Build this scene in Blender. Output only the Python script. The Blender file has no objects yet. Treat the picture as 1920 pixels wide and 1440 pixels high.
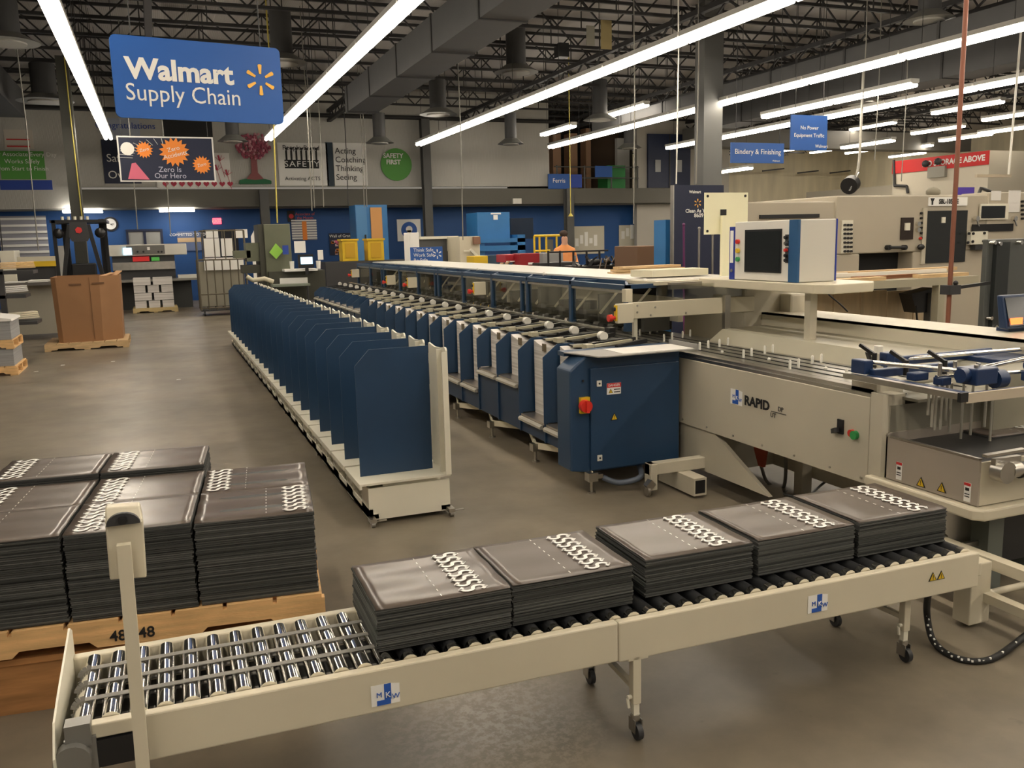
import bpy, bmesh, math, random
import numpy as np
from mathutils import Vector, Matrix
random.seed(7)
PI=math.pi; R=math.radians
SC=bpy.context.scene; COL=SC.collection
# ---------------------------------------------------------------- camera
F_PX, PITCH, ROLL, YAW, H = 1651.6, .163437, -.0246844, .3758, 1.75
cy,sy,cp,sp,cr,sr=math.cos(YAW),math.sin(YAW),math.cos(PITCH),math.sin(PITCH),math.cos(ROLL),math.sin(ROLL)
FWD=Vector((sy*cp,cy*cp,-sp)); R0=Vector((cy,-sy,0)); U0=R0.cross(FWD)
RGT=cr*R0+sr*U0; UPV=-sr*R0+cr*U0
cam=bpy.data.cameras.new('camera'); camo=bpy.data.objects.new('camera',cam); COL.objects.link(camo)
cam.sensor_width=36; cam.lens=F_PX/1920*36; cam.clip_end=200; cam.clip_start=.05
M=Matrix((RGT,UPV,-FWD)).transposed().to_4x4(); M.translation=Vector((0,0,H)); camo.matrix_world=M
SC.camera=camo
# ---------------------------------------------------------------- world, exposure
SC.view_settings.view_transform='Standard'; SC.view_settings.look='None'; SC.view_settings.gamma=1
SC.view_settings.use_curve_mapping=False; SC.view_settings.exposure=1.4
W=bpy.data.worlds.new('world'); SC.world=W; W.use_nodes=True
W.node_tree.nodes['Background'].inputs[0].default_value=(1,.90,.76,1); W.node_tree.nodes['Background'].inputs[1].default_value=.09
TUBE_E=9.0
# ---------------------------------------------------------------- pixel of the photo -> point on a real plane
def ray(x,y): return FWD+(x-960)/F_PX*RGT-(y-720)/F_PX*UPV
O=Vector((0,0,H))
def atz(x,y,z): d=ray(x,y); return O+d*((z-H)/d.z)
def aty(x,y,Y): d=ray(x,y); return O+d*(Y/d.y)
def atx(x,y,X): d=ray(x,y); return O+d*(X/d.x)
def rY(x0,y0,x1,y1,Y):      # pixel rectangle -> X0,X1,Z0,Z1 on the plane Y
    ym=(y0+y1)/2; xm=(x0+x1)/2
    return aty(x0,ym,Y).x, aty(x1,ym,Y).x, aty(xm,y1,Y).z, aty(xm,y0,Y).z
def rX(x0,y0,x1,y1,X):      # -> Ynear,Yfar,Z0,Z1 on the plane X (x0 is the far side)
    a=atx(x0,(y0+y1)/2,X).y; b=atx(x1,(y0+y1)/2,X).y; xm=(x0+x1)/2
    return b,a, atx(xm,y1,X).z, atx(xm,y0,X).z
# ---------------------------------------------------------------- materials
MAT={}
def mat(name,rgb,rough=.5,metal=0,var=0,scale=3,bump=0,bscale=40,emit=0,spec=.5,stretch=None,alpha=None,coat=0):
    if name in MAT: return MAT[name]
    m=bpy.data.materials.new(name); m.use_nodes=True; nt=m.node_tree; b=nt.nodes['Principled BSDF']
    b.inputs['Base Color'].default_value=(*rgb,1); b.inputs['Roughness'].default_value=rough; b.inputs['Metallic'].default_value=metal
    b.inputs['Specular IOR Level'].default_value=spec
    if coat: b.inputs['Coat Weight'].default_value=coat
    if var or bump:
        tc=nt.nodes.new('ShaderNodeTexCoord'); mp=nt.nodes.new('ShaderNodeMapping'); nt.links.new(tc.outputs['Object'],mp.inputs[0])
        if stretch: mp.inputs['Scale'].default_value=stretch
    if var:
        n=nt.nodes.new('ShaderNodeTexNoise'); n.inputs['Scale'].default_value=scale; n.inputs['Detail'].default_value=6
        nt.links.new(mp.outputs[0],n.inputs['Vector'])
        cr_=nt.nodes.new('ShaderNodeValToRGB'); e=cr_.color_ramp.elements
        e[0].position=.3; e[1].position=.7
        e[0].color=(*[c*(1-var) for c in rgb],1); e[1].color=(*[min(1,c*(1+var)) for c in rgb],1)
        nt.links.new(n.outputs['Fac'],cr_.inputs[0]); nt.links.new(cr_.outputs[0],b.inputs['Base Color'])
    if bump:
        n2=nt.nodes.new('ShaderNodeTexNoise'); n2.inputs['Scale'].default_value=bscale; nt.links.new(mp.outputs[0],n2.inputs['Vector'])
        bp=nt.nodes.new('ShaderNodeBump'); bp.inputs['Strength'].default_value=bump; bp.inputs['Distance'].default_value=.01
        nt.links.new(n2.outputs['Fac'],bp.inputs['Height']); nt.links.new(bp.outputs[0],b.inputs['Normal'])
    if emit:
        b.inputs['Emission Color'].default_value=(*rgb,1); b.inputs['Emission Strength'].default_value=emit
    if alpha is not None: b.inputs['Alpha'].default_value=alpha
    MAT[name]=m; return m
cream=mat('cream_paint',(.61,.56,.43),.42,var=.05,scale=2)
cream2=mat('cream_rack_paint',(.74,.71,.59),.4,var=.05,scale=2)
greym=mat('grey_machine_paint',(.54,.50,.40),.4,var=.05,scale=1.5)
blue=mat('blue_paint',(.015,.047,.105),.42,var=.08,scale=3)
bluem=mat('blue_cast_paint',(.012,.033,.10),.35)
steel=mat('steel',(.48,.46,.42),.32,1,var=.1,scale=8)
sheetm=mat('sheet_steel',(.50,.46,.42),.38,1,var=.12,scale=3,stretch=(1,1,8))
chrome=mat('chrome',(.80,.78,.73),.12,1)
dark=mat('dark_steel',(.05,.05,.052),.5,.3)
blk=mat('black_plastic',(.012,.012,.013),.4)
rubber=mat('black_rubber',(.025,.026,.028),.45)
belt=mat('grey_belt',(.22,.21,.19),.6)
white=mat('white_plastic',(.75,.73,.66),.4)
paper=mat('white_paper',(.72,.70,.66),.7)
redp=mat('red_plastic',(.65,.03,.02),.35)
yel=mat('yellow_plastic',(.68,.45,.015),.45)
grn=mat('green_plastic',(.03,.30,.08),.4)
card=mat('cardboard',(.30,.155,.07),.8,var=.07,scale=2)
wood=mat('pallet_wood',(.72,.45,.20),.75,var=.22,scale=4,stretch=(1,8,8),bump=.2)
woodd=mat('old_pallet_wood',(.42,.20,.07),.75,var=.25,scale=4,stretch=(1,8,8))
woodl=mat('pale_plank_wood',(.60,.42,.22),.7,var=.2,scale=4,stretch=(1,8,8))
darkg=mat('dark_grey_paint',(.085,.085,.08),.5,var=.1)
duct=mat('duct_grey_paint',(.05,.05,.05),.6,var=.06)
joistm=mat('joist_paint',(.022,.021,.021),.6)
olive=mat('olive_machine_paint',(.13,.14,.09),.5,var=.08)
wallblue=mat('blue_wall_paint',(.010,.07,.24),.6)
signblue=mat('sign_blue',(.006,.10,.42),.45)
signblued=mat('sign_deep_blue',(.02,.06,.35),.5)
navy=mat('navy_print',(.008,.014,.045),.5)
sparky=mat('spark_yellow',(1,.55,.08),.5)
wht=mat('white_print',(.85,.84,.80),.6)
blkp=mat('black_print',(.01,.01,.01),.6)
redw=mat('red_print',(.6,.03,.03),.6)
pink=mat('pink_print',(.72,.16,.25),.7)
orange=mat('orange_print',(.9,.28,.04),.6)
greenp=mat('green_print',(.10,.34,.06),.6)
copper=mat('copper_pipe',(.28,.11,.07),.4,.4)
cable=mat('grey_cable',(.22,.21,.18),.5)
hose_y=mat('yellow_hose',(.55,.45,.08),.5)
skin=mat('skin',(.55,.30,.20),.6)
screen=mat('dark_screen',(.015,.018,.02),.15)
lcd=mat('lit_screen',(.35,.65,.85),.3,emit=1.2)
lcdo=mat('lit_orange_display',(1,.12,.03),.3,emit=1.5)
exitm=mat('lit_exit_red',(1,.05,.08),.4,emit=1.6)
tube_m=mat('lit_tube',(1,.90,.76),.4,emit=TUBE_E)
far_tube=mat('lit_far_tube',(1,.93,.83),.4,emit=6)
bluebright=mat('bright_blue_paint',(.03,.17,.42),.4,var=.05)
bluebin=mat('binder_blue',(.02,.04,.30),.4)
concr=None
def floor_mat():
    m=bpy.data.materials.new('worn_concrete'); m.use_nodes=True; nt=m.node_tree; N=nt.nodes; L=nt.links; b=N['Principled BSDF']
    tc=N.new('ShaderNodeTexCoord')
    def noise(s,d=6,r=.6,vec=None):
        n=N.new('ShaderNodeTexNoise'); n.inputs['Scale'].default_value=s; n.inputs['Detail'].default_value=d; n.inputs['Roughness'].default_value=r
        L.new(vec or tc.outputs['Object'],n.inputs['Vector']); return n.outputs['Fac']
    def ramp(f,p0,c0,p1,c1):
        c=N.new('ShaderNodeValToRGB'); e=c.color_ramp.elements; e[0].position=p0; e[1].position=p1; e[0].color=(*c0,1); e[1].color=(*c1,1); L.new(f,c.inputs[0]); return c.outputs[0]
    def mix(f,a,b_,mode='MIX'):
        x=N.new('ShaderNodeMixRGB'); x.blend_type=mode
        if isinstance(f,float): x.inputs[0].default_value=f
        else: L.new(f,x.inputs[0])
        L.new(a,x.inputs[1]); L.new(b_,x.inputs[2]); return x.outputs[0]
    big=ramp(noise(.55),.35,(.135,.115,.085),.68,(.25,.215,.165))
    med=ramp(noise(2.6,8,.65),.3,(.80,.80,.80),.7,(1.12,1.1,1.06))
    c=mix(1.0,big,med,'MULTIPLY')
    # pale scuffed patch texture
    mp=N.new('ShaderNodeMapping'); mp.inputs['Location'].default_value=(-1.01*2.2,-2.83*2.0,0); mp.inputs['Scale'].default_value=(2.2,2.0,1); L.new(tc.outputs['Object'],mp.inputs[0])
    g=N.new('ShaderNodeTexGradient'); g.gradient_type='SPHERICAL'; L.new(mp.outputs[0],g.inputs[0])
    scr=noise(28,4,.75); mu=N.new('ShaderNodeMath'); mu.operation='MULTIPLY'; 
    rs=ramp(scr,.44,(0,0,0),.58,(1,1,1)); L.new(g.outputs['Fac'],mu.inputs[0]); L.new(rs,mu.inputs[1])
    m2=N.new('ShaderNodeMath'); m2.operation='MULTIPLY'; m2.inputs[1].default_value=1.3; m2.use_clamp=True; L.new(mu.outputs[0],m2.inputs[0])
    pale=N.new('ShaderNodeRGB'); pale.outputs[0].default_value=(.34,.30,.24,1)
    c=mix(m2.outputs[0],c,pale.outputs[0])
    spots=ramp(noise(9,3,.5),.70,(1,1,1),.78,(.55,.52,.5)); c=mix(.6,c,mix(1.0,c,spots,'MULTIPLY'))
    L.new(c,b.inputs['Base Color'])
    rr=N.new('ShaderNodeMapRange'); rr.inputs[3].default_value=.24; rr.inputs[4].default_value=.52; L.new(noise(1.4,5),rr.inputs[0]); L.new(rr.outputs[0],b.inputs['Roughness'])
    bp=N.new('ShaderNodeBump'); bp.inputs['Strength'].default_value=.12; bp.inputs['Distance'].default_value=.004; L.new(noise(14,5),bp.inputs['Height']); L.new(bp.outputs[0],b.inputs['Normal'])
    b.inputs['Specular IOR Level'].default_value=.45
    return m
def rib_mat(name,rgb,sc=14,var=.05):
    m=mat(name,rgb,.55,var=var,scale=.4); nt=m.node_tree; N=nt.nodes; b=N['Principled BSDF']
    tc=N.new('ShaderNodeTexCoord'); w=N.new('ShaderNodeTexWave'); w.inputs['Scale'].default_value=sc; w.bands_direction='X'
    nt.links.new(tc.outputs['Object'],w.inputs[0]); bp=N.new('ShaderNodeBump'); bp.inputs['Strength'].default_value=.25; bp.inputs['Distance'].default_value=.03
    nt.links.new(w.outputs['Fac'],bp.inputs['Height']); nt.links.new(bp.outputs[0],b.inputs['Normal']); return m
def layer_mat(name,c0,c1,freq,rough=.7):     # thin sheets seen from the side: bands along Z
    m=bpy.data.materials.new(name); m.use_nodes=True; nt=m.node_tree; N=nt.nodes; b=N['Principled BSDF']; b.inputs['Roughness'].default_value=rough
    tc=N.new('ShaderNodeTexCoord'); mp=N.new('ShaderNodeMapping'); mp.inputs['Scale'].default_value=(.6,.6,freq); nt.links.new(tc.outputs['Object'],mp.inputs[0])
    n=N.new('ShaderNodeTexNoise'); n.inputs['Scale'].default_value=1; n.inputs['Detail'].default_value=3; nt.links.new(mp.outputs[0],n.inputs['Vector'])
    r=N.new('ShaderNodeValToRGB'); e=r.color_ramp.elements; e[0].position=.35; e[1].position=.65; e[0].color=(*c0,1); e[1].color=(*c1,1)
    nt.links.new(n.outputs['Fac'],r.inputs[0]); nt.links.new(r.outputs[0],b.inputs['Base Color']); MAT[name]=m; return m
paperpile=layer_mat('white_paper_pile',(.50,.47,.44),(.74,.71,.68),55)
paperpile2=layer_mat('grey_paper_pile',(.32,.31,.31),(.45,.44,.43),60)
edgeA=layer_mat('black_sheet_edges',(.018,.019,.018),(.075,.078,.072),160)
edgeB=layer_mat('grey_sheet_edges',(.05,.052,.05),(.12,.122,.115),200)
cab=layer_mat('carton_edges',(.25,.25,.25),(.35,.35,.35),200)
topm=mat('black_sheet_print',(.105,.083,.068),.28,var=.06,scale=2,bump=.15,bscale=6)
glassm=bpy.data.materials.new('clear_guard_plastic'); glassm.use_nodes=True
_n=glassm.node_tree; _n.nodes.clear(); _o=_n.nodes.new('ShaderNodeOutputMaterial'); _mx=_n.nodes.new('ShaderNodeMixShader'); _t=_n.nodes.new('ShaderNodeBsdfTransparent'); _g=_n.nodes.new('ShaderNodeBsdfGlossy')
_t.inputs[0].default_value=(.80,.80,.76,1); _g.inputs['Roughness'].default_value=.06; _g.inputs[0].default_value=(.9,.9,.9,1); _mx.inputs[0].default_value=.10
_n.links.new(_t.outputs[0],_mx.inputs[1]); _n.links.new(_g.outputs[0],_mx.inputs[2]); _n.links.new(_mx.outputs[0],_o.inputs[0])
# ---------------------------------------------------------------- mesh helpers
WL={}
class MB:
    def __init__(s): s.v=[]; s.f=[]; s.m=[]; s.mi=0; s.sm=[]; s.c=[]
    def add(s,vs,fs,smooth=False,cont=False):
        o=len(s.v);
        if not cont: s.c.append((o,len(s.f)))
        s.v+= [tuple(v) for v in vs]; s.f+=[tuple(i+o for i in f) for f in fs]; s.m+=[s.mi]*len(fs); s.sm+=[smooth]*len(fs); return s
    def box(s,x0,x1,y0,y1,z0,z1,T=None):
        if x0>x1:x0,x1=x1,x0
        if y0>y1:y0,y1=y1,y0
        if z0>z1:z0,z1=z1,z0
        vs=[Vector(p) for p in ((x0,y0,z0),(x1,y0,z0),(x1,y1,z0),(x0,y1,z0),(x0,y0,z1),(x1,y0,z1),(x1,y1,z1),(x0,y1,z1))]
        if T is not None: vs=[T@v for v in vs]
        return s.add(vs,[(3,2,1,0),(4,5,6,7),(0,1,5,4),(1,2,6,5),(2,3,7,6),(3,0,4,7)])
    def prism(s,pts,ax,a,b):    # polygon pts in the two other axes, extruded along ax from a to b
        n=len(pts)
        def P(p,t): return {'x':(t,p[0],p[1]),'y':(p[0],t,p[1]),'z':(p[0],p[1],t)}[ax]
        vs=[P(p,a) for p in pts]+[P(p,b) for p in pts]
        fs=[tuple(range(n)),tuple(range(2*n-1,n-1,-1))]+[(i,i+n,(i+1)%n+n,(i+1)%n) for i in range(n)]
        return s.add(vs,fs)
    def cyl(s,p,q,r,n=12,r2=None,cap=True):
        p=Vector(p);q=Vector(q); d=(q-p); r2=r if r2 is None else r2
        if d.length<1e-6: return s
        d.normalize(); a=d.orthogonal().normalized(); b=d.cross(a)
        vs=[p+(a*math.cos(2*PI*i/n)+b*math.sin(2*PI*i/n))*r for i in range(n)]+[q+(a*math.cos(2*PI*i/n)+b*math.sin(2*PI*i/n))*r2 for i in range(n)]
        s.add(vs,[(i,(i+1)%n,(i+1)%n+n,i+n) for i in range(n)],True)
        if cap: s.add(vs,[tuple(range(n-1,-1,-1)),tuple(range(n,2*n))],False,True)
        return s
    def tube(s,pts,r,n=8):
        pts=[Vector(p) for p in pts]
        rings=[]
        a=None
        for i,p in enumerate(pts):
            d=(pts[min(i+1,len(pts)-1)]-pts[max(i-1,0)]).normalized()
            a=d.orthogonal().normalized() if a is None else (a-d*a.dot(d)).normalized()
            b=d.cross(a); rings.append([p+(a*math.cos(2*PI*k/n)+b*math.sin(2*PI*k/n))*r for k in range(n)])
        vs=[v for g in rings for v in g]; fs=[]
        for i in range(len(pts)-1):
            for k in range(n): fs.append((i*n+k,i*n+(k+1)%n,(i+1)*n+(k+1)%n,(i+1)*n+k))
        s.add(vs,fs,True); s.add(vs,[tuple(range(n-1,-1,-1)),tuple(range(len(vs)-n,len(vs)))],False,True); return s
    def bar(s,p,q,w,h=None):    # square bar between two points
        h=h or w; p=Vector(p);q=Vector(q); d=(q-p).normalized(); up=Vector((0,0,1)) if abs(d.z)<.95 else Vector((0,1,0))
        a=d.cross(up).normalized()*w/2; b=a.cross(d).normalized()*h/2
        vs=[p+a+b,p-a+b,p-a-b,p+a-b,q+a+b,q-a+b,q-a-b,q+a-b]
        return s.add(vs,[(0,1,2,3),(7,6,5,4),(0,4,5,1),(1,5,6,2),(2,6,7,3),(3,7,4,0)])
    def ball(s,c,r,n=12,sc=(1,1,1)):
        c=Vector(c); vs=[];fs=[]; m=n//2
        for i in range(m+1):
            th=PI*i/m
            for k in range(n): vs.append(c+Vector((math.sin(th)*math.cos(2*PI*k/n)*r*sc[0],math.sin(th)*math.sin(2*PI*k/n)*r*sc[1],math.cos(th)*r*sc[2])))
        for i in range(m):
            for k in range(n): fs.append((i*n+k,(i+1)*n+k,(i+1)*n+(k+1)%n,i*n+(k+1)%n))
        return s.add(vs,fs,True)
    def poly3(s,pts,th,nrm):    # flat polygon with a thickness along nrm
        nrm=Vector(nrm); n=len(pts); pts=[Vector(p) for p in pts]
        vs=pts+[p+nrm*th for p in pts]
        return s.add(vs,[tuple(range(n)),tuple(range(2*n-1,n-1,-1))]+[(i,i+n,(i+1)%n+n,(i+1)%n) for i in range(n)])
    def each(s,name,m,parent=None,local=False):
        cuts=s.c+[(len(s.v),len(s.f))]; r=None
        for i in range(len(cuts)-1):
            (a,b),(c,d)=cuts[i],cuts[i+1]
            if d==b: continue
            q=MB(); q.v=s.v[a:c]; q.f=[tuple(k-a for k in f) for f in s.f[b:d]]; q.m=s.m[b:d]; q.sm=s.sm[b:d]; r=q.build(name,m,parent,0,local)
        return r
    def build(s,name,m,parent=None,bevel=0,local=False):
        me=bpy.data.meshes.new(name); me.from_pydata(s.v,[],s.f)
        ms=m if isinstance(m,(list,tuple)) else [m]
        for x in ms: me.materials.append(x)
        me.polygons.foreach_set('material_index',[min(i,len(ms)-1) for i in s.m]); me.polygons.foreach_set('use_smooth',s.sm)
        bm=bmesh.new(); bm.from_mesh(me); bmesh.ops.remove_doubles(bm,verts=bm.verts,dist=1e-6) if False else None
        bmesh.ops.recalc_face_normals(bm,faces=bm.faces); bm.to_mesh(me); bm.free()
        o=bpy.data.objects.new(name,me); COL.objects.link(o)
        if bevel:
            b=o.modifiers.new('b','BEVEL'); b.width=bevel; b.segments=2; b.limit_method='ANGLE'
        if parent is not None: link(o,parent,local)
        return o
def link(o,parent,local=False):
    o.parent=parent
    if not local and parent.name in WL: o.matrix_parent_inverse=Matrix.Translation(-Vector(WL[parent.name]))
def thing(name,label,cat,loc=(0,0,0),group=None,rz=None):
    o=bpy.data.objects.new(name,None); COL.objects.link(o); o.location=loc; o.empty_display_size=.1
    if rz is not None: o.rotation_euler=(0,0,rz)
    o['label']=label; o['category']=cat
    if group: o['group']=group
    WL[o.name]=tuple(loc); return o
def tag(o,label,cat,group=None,kind=None):
    if label: o['label']=label
    if cat: o['category']=cat
    if group: o['group']=group
    if kind: o['kind']=kind
    return o
def struct(o,label=None):
    o['kind']='structure'
    if label: o['label']=label
    return o
def dup(root,loc=None,label=None,group=None,rz=None):
    r=root.copy(); COL.objects.link(r)
    if loc is not None: r.location=loc
    if rz is not None: r.rotation_euler=(0,0,rz)
    if label: r['label']=label
    if group: r['group']=group
    def rec(a,b):
        for ch in [c for c in a.children]:
            k=ch.copy(); COL.objects.link(k); k.parent=b; rec(ch,k)
    rec(root,r); return r
def text(s,size,pos,u,v,m,parent=None,name='lettering',bold=0,ext=.001,ax='CENTER',ay='CENTER',sx=1,local=False,sp=1,ls=1):
    c=bpy.data.curves.new('t','FONT'); c.body=s; c.size=size; c.extrude=ext; c.offset=bold; c.align_x=ax; c.align_y=ay; c.space_character=sp; c.space_line=ls
    c.resolution_u=3
    o=bpy.data.objects.new('t',c); COL.objects.link(o)
    dg=bpy.context.evaluated_depsgraph_get(); me=bpy.data.meshes.new_from_object(o.evaluated_get(dg)); bpy.data.objects.remove(o); bpy.data.curves.remove(c)
    u=Vector(u).normalized(); v=Vector(v); v=(v-u*v.dot(u)).normalized(); n=u.cross(v)
    T=Matrix((u*sx,v,n)).transposed().to_4x4(); T.translation=Vector(pos); me.transform(T)
    me.materials.clear(); me.materials.append(m)
    for p in me.polygons: p.material_index=0
    ob=bpy.data.objects.new(name,me); COL.objects.link(ob)
    if parent is not None: link(ob,parent,local)
    return ob
def panelY(mb,px,Y,th=.02):   # px rect on plane Y -> box whose front face is there
    x0,x1,z0,z1=rY(*px,Y); mb.box(x0,x1,Y,Y+th,z0,z1); return x0,x1,z0,z1
EX,EY,EZ=Vector((1,0,0)),Vector((0,1,0)),Vector((0,0,1))
# ================================================================ SETTING
fl=MB().box(-14,42,-6,52,-.1,0).build('floor',floor_mat()); struct(fl)
deck=rib_mat('roof_deck',(.36,.34,.32),8)
struct(MB().box(-14,42,-6,52,6.75,6.9).build('ceiling',deck))
wwh=rib_mat('white_ribbed_wall',(.50,.49,.45),10)
WB=30.0
struct(MB().box(-14,13.5,WB,WB+.2,3.6,6.75).build('wall_back',wwh))
struct(MB().box(-14,-1.98,WB-.02,WB,2.97,3.62).build('wall_back_lower_left',wwh))
struct(MB().box(-1.98,19.2,WB-.15,WB+.3,2.97,3.52).build('trim_1',mat('grey_beam',(.115,.11,.09),.6)),'grey steel beam across the back wall above the blue wall')
struct(MB().box(-14,19.2,WB+.9,WB+1.1,0,2.97).build('wall_back_blue',wallblue))
struct(MB().box(-14,19.2,WB+.15,WB+1.0,2.93,2.97).build('trim_2',mat('soffit',(.2,.2,.18),.7)))
struct(MB().box(13.5,19.2,WB+4,WB+4.2,3.5,6.75).build('wall_mezzanine',mat('mez_wall',(.07,.06,.05),.8)))
struct(MB().box(13.5,19.2,WB+.3,WB+4,3.4,3.5).build('trim_3',duct),'mezzanine floor slab above the blue wall')
struct(MB().box(17.3,21.5,WB+.3,WB+.5,0,6.4).build('wall_mezzanine_right',mat('offwhite_wall',(.42,.40,.35),.6)))
struct(MB().box(19.2,42,46,46.2,0,6.75).build('wall_far_right',mat('tan_wall',(.70,.63,.46),.6,var=.15,scale=.5,stretch=(3,3,.5))))
struct(MB().box(-14,-13.8,-6,WB,0,6.75).build('wall_left',wwh))
struct(MB().box(41.8,42,-6,46,0,6.75).build('wall_right',mat('tan_wall',(.40,.33,.21))))
# office block at the right with a face towards -X
xr=24.0
a=atx(1675,303,xr); b=atx(1856,284,xr)
struct(MB().box(xr,xr+8,b.y,a.y,0,a.z).build('wall_office',mat('office_white',(.62,.57,.46),.6)))
o=MB().box(xr-.04,xr,b.y,a.y,a.z-.42,a.z).build('warning_sign',redw); tag(o,'long red board lettered NO STORAGE ABOVE along top of white office wall','sign')
mid=(a.y+b.y)/2
text('NO STORAGE ABOVE',.25,(xr-.05,mid-.6,a.z-.21),-EY,EZ,wht,o,bold=.008,sx=1.0)
# double doors on the mezzanine
x0,x1,z0,z1=rY(1213,252,1292,350,WB+.3)
d=MB().box(x0,x1,WB+.2,WB+.3,3.55,z1).build('door_1',mat('door_navy',(.012,.022,.06),.5)); struct(d)
for k in (0,1):
    xx=x0+(x1-x0)*(.22+.5*k); MB().box(xx-.12,xx+.12,WB+.17,WB+.2,4.15,4.6).each('pane',mat('frosted_pane',(.35,.36,.36),.4),d)
MB().box((x0+x1)/2-.02,(x0+x1)/2+.02,WB+.17,WB+.2,3.55,z1).build('meeting_stile',dark,d)
# window with blinds in the blue wall, door dark opening
wb=WB+.9
def win(px,name,m,fr):
    x0,x1,z0,z1=rY(*px,wb); o=MB().box(x0,x1,wb-.03,wb,z0,z1).build(name,m); struct(o)
    g=MB(); t=.07
    for q in ((x0-t,x1+t,z1,z1+t),(x0-t,x0,z0,z1),(x1,x1+t,z0,z1),((x0+x1)/2-.04,(x0+x1)/2+.04,z0,z1)): g.box(q[0],q[1],wb-.07,wb,q[2],q[3])
    g.build('window_frame',fr,o); return o
win((242,434,302,470),'window_1',mat('blind',(.30,.30,.28),.6),navy)
x0,x1,z0,z1=rY(1212,375,1256,500,wb); d=MB().box(x0,x1,wb-.05,wb,0,z1).build('door_2',mat('roller_door',(.14,.13,.11),.6)); struct(d)
MB().box(x0,x1,wb-.08,wb-.05,z1-.45,z1).build('header_panel',mat('beige_head',(.42,.38,.28),.6),d)
x0,x1,z0,z1=rY(385,430,450,560,wb); struct(MB().box(x0,x1,wb-.04,wb,0,z1).build('door_3',mat('dark_doorway',(.01,.012,.02),.6)))
# ------------------------------------------------ joists, girders, ducts, columns
def joist(Y):
    t=thing('ceiling_joist','dark open web steel joist running across under the roof deck','joist',(0,Y,6.1),'open web joists under the roof')
    x0,x1=-8,34
    for nm,z in (('bottom_chord',6.08),('top_chord',6.68)): MB().box(x0,x1,-.035,.035,z-6.1-.03,z-6.1+.03).build(nm,joistm,t,local=True)
    g=MB(); x=x0; k=0
    while x<x1-.1:
        za,zb=(-.02,.58) if k%2==0 else (.58,-.02)
        g.bar((x,0,za),(x+.62,0,zb),.03); 
        if k%2==1: g.bar((x,0,-.02),(x,0,.58),.02)
        x+=.62; k+=1
    g.build('web',joistm,t,local=True); return t
j0=joist(13)
for i in range(1,20): dup(j0,(0,13+1.55*i,6.1))
for X in (-3.6,.2,5.6,10.2,14.6,19.5,25):
    g=thing('roof_girder','dark steel truss girder running lengthwise below the joists','girder',(X,0,5.8),'roof girders running lengthwise')
    for z in (5.72,6.02): MB().box(X-.06,X+.06,10,44,z-.05,z+.05).build('chord',joistm,g)
    q=MB(); y=10
    while y<44: q.bar((X,y,5.72),(X,y+.5,6.02),.035); q.bar((X,y+.5,6.02),(X,y+1,5.72),.035); y+=1
    q.build('web',joistm,g)
# big ducts running lengthwise
def ductY(px_end,z,w,h,y1,label,grp=None):
    p=atz(*px_end,z); t=thing('air_duct',label,'duct',(p.x,y1,z))
    MB().box(p.x,p.x+w,6,p.y,z,z+h).build('duct_body',duct,t)
    q=MB(); y=8
    while y<p.y: q.box(p.x-.02,p.x+w+.02,y-.03,y+.03,z-.02,z+h+.02); y+=2.4
    q.build('duct_seams',joistm,t); return p
ductY((648,212),4.95,.75,.6,20,'wide dark grey rectangular duct under the roof over the middle aisle')
ductY((1330,240),5.0,.9,.7,20,'dark grey rectangular duct beyond the square column on the right')
ductY((1110,250),5.1,.4,.35,20,'narrow dark duct between the two wide ducts')
p=atz(60,200,5.2); t=thing('air_duct','dark duct at the top left corner beside the tube light','duct',(p.x,20,5.2))
MB().box(p.x-1.2,p.x-.4,6,27,5.2,5.9).build('duct_body',duct,t)
# cross duct far right
o=MB().box(19,33,29,29.8,5.0,5.7).build('air_duct',mat('silver_duct',(.16,.155,.14),.5)); tag(o,'long pale grey duct crossing the far right bay','duct')
# sprinkler pipe on back wall
o=MB().cyl((-10,WB-.25,5.85),(14,WB-.25,5.85),.07).build('sprinkler_pipe',joistm); tag(o,'dark sprinkler pipe running along the top of the white back wall','pipe')
# drop ducts with round diffusers
def diffuser(px_bot,Y,px_top,label,r=.33,grp='round ceiling diffusers'):
    p=aty(*px_bot,Y); zt=aty(px_top[0],px_top[1],Y).z
    t=thing('ceiling_diffuser',label,'air vent',(p.x,Y,p.z),grp)
    MB().cyl((p.x,Y,p.z+.1),(p.x,Y,zt),r*.55,16).build('drop_pipe',duct,t)
    MB().cyl((p.x,Y,p.z),(p.x,Y,p.z+.16),r*1.25,24,r*.6).build('cone',mat('diff_grey',(.18,.18,.165),.5),t)
    MB().cyl((p.x,Y,p.z-.03),(p.x,Y,p.z),r*.75,24).build('disc',mat('diff_pale',(.3,.29,.26),.5),t)
diffuser((712,268),26,(705,212),'flared round diffuser on a drop pipe above the green circle')
diffuser((958,270),26,(960,212),'flared round diffuser in front of the blank white wall panel')
diffuser((437,265),26,(432,230),'flared round diffuser peeking out below the blue hanging sign')
diffuser((1180,278),27,(1182,235),'small flared diffuser left of the square column')
diffuser((968,136),19,(968,50),'large round diffuser just above the third tube row',.4)
diffuser((822,215),23,(822,150),'round diffuser under the wide dark duct',.4)
diffuser((1742,38),13,(1742,-60),'large pale ring diffuser at the top right corner',.36)
diffuser((530,118),19,(525,20),'round diffuser half hidden behind the blue hanging sign',.4)
diffuser((1610,195),19,(1612,140),'square grey drop diffuser over the far right bay',.34)
diffuser((12,80),19,(12,0),'round diffuser at the upper left edge of the picture',.45)
diffuser((85,190),24,(85,120),'round diffuser left of the first tube row',.5)
diffuser((1125,225),24,(1120,150),'round diffuser between the third and fourth tube rows',.4)
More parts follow.
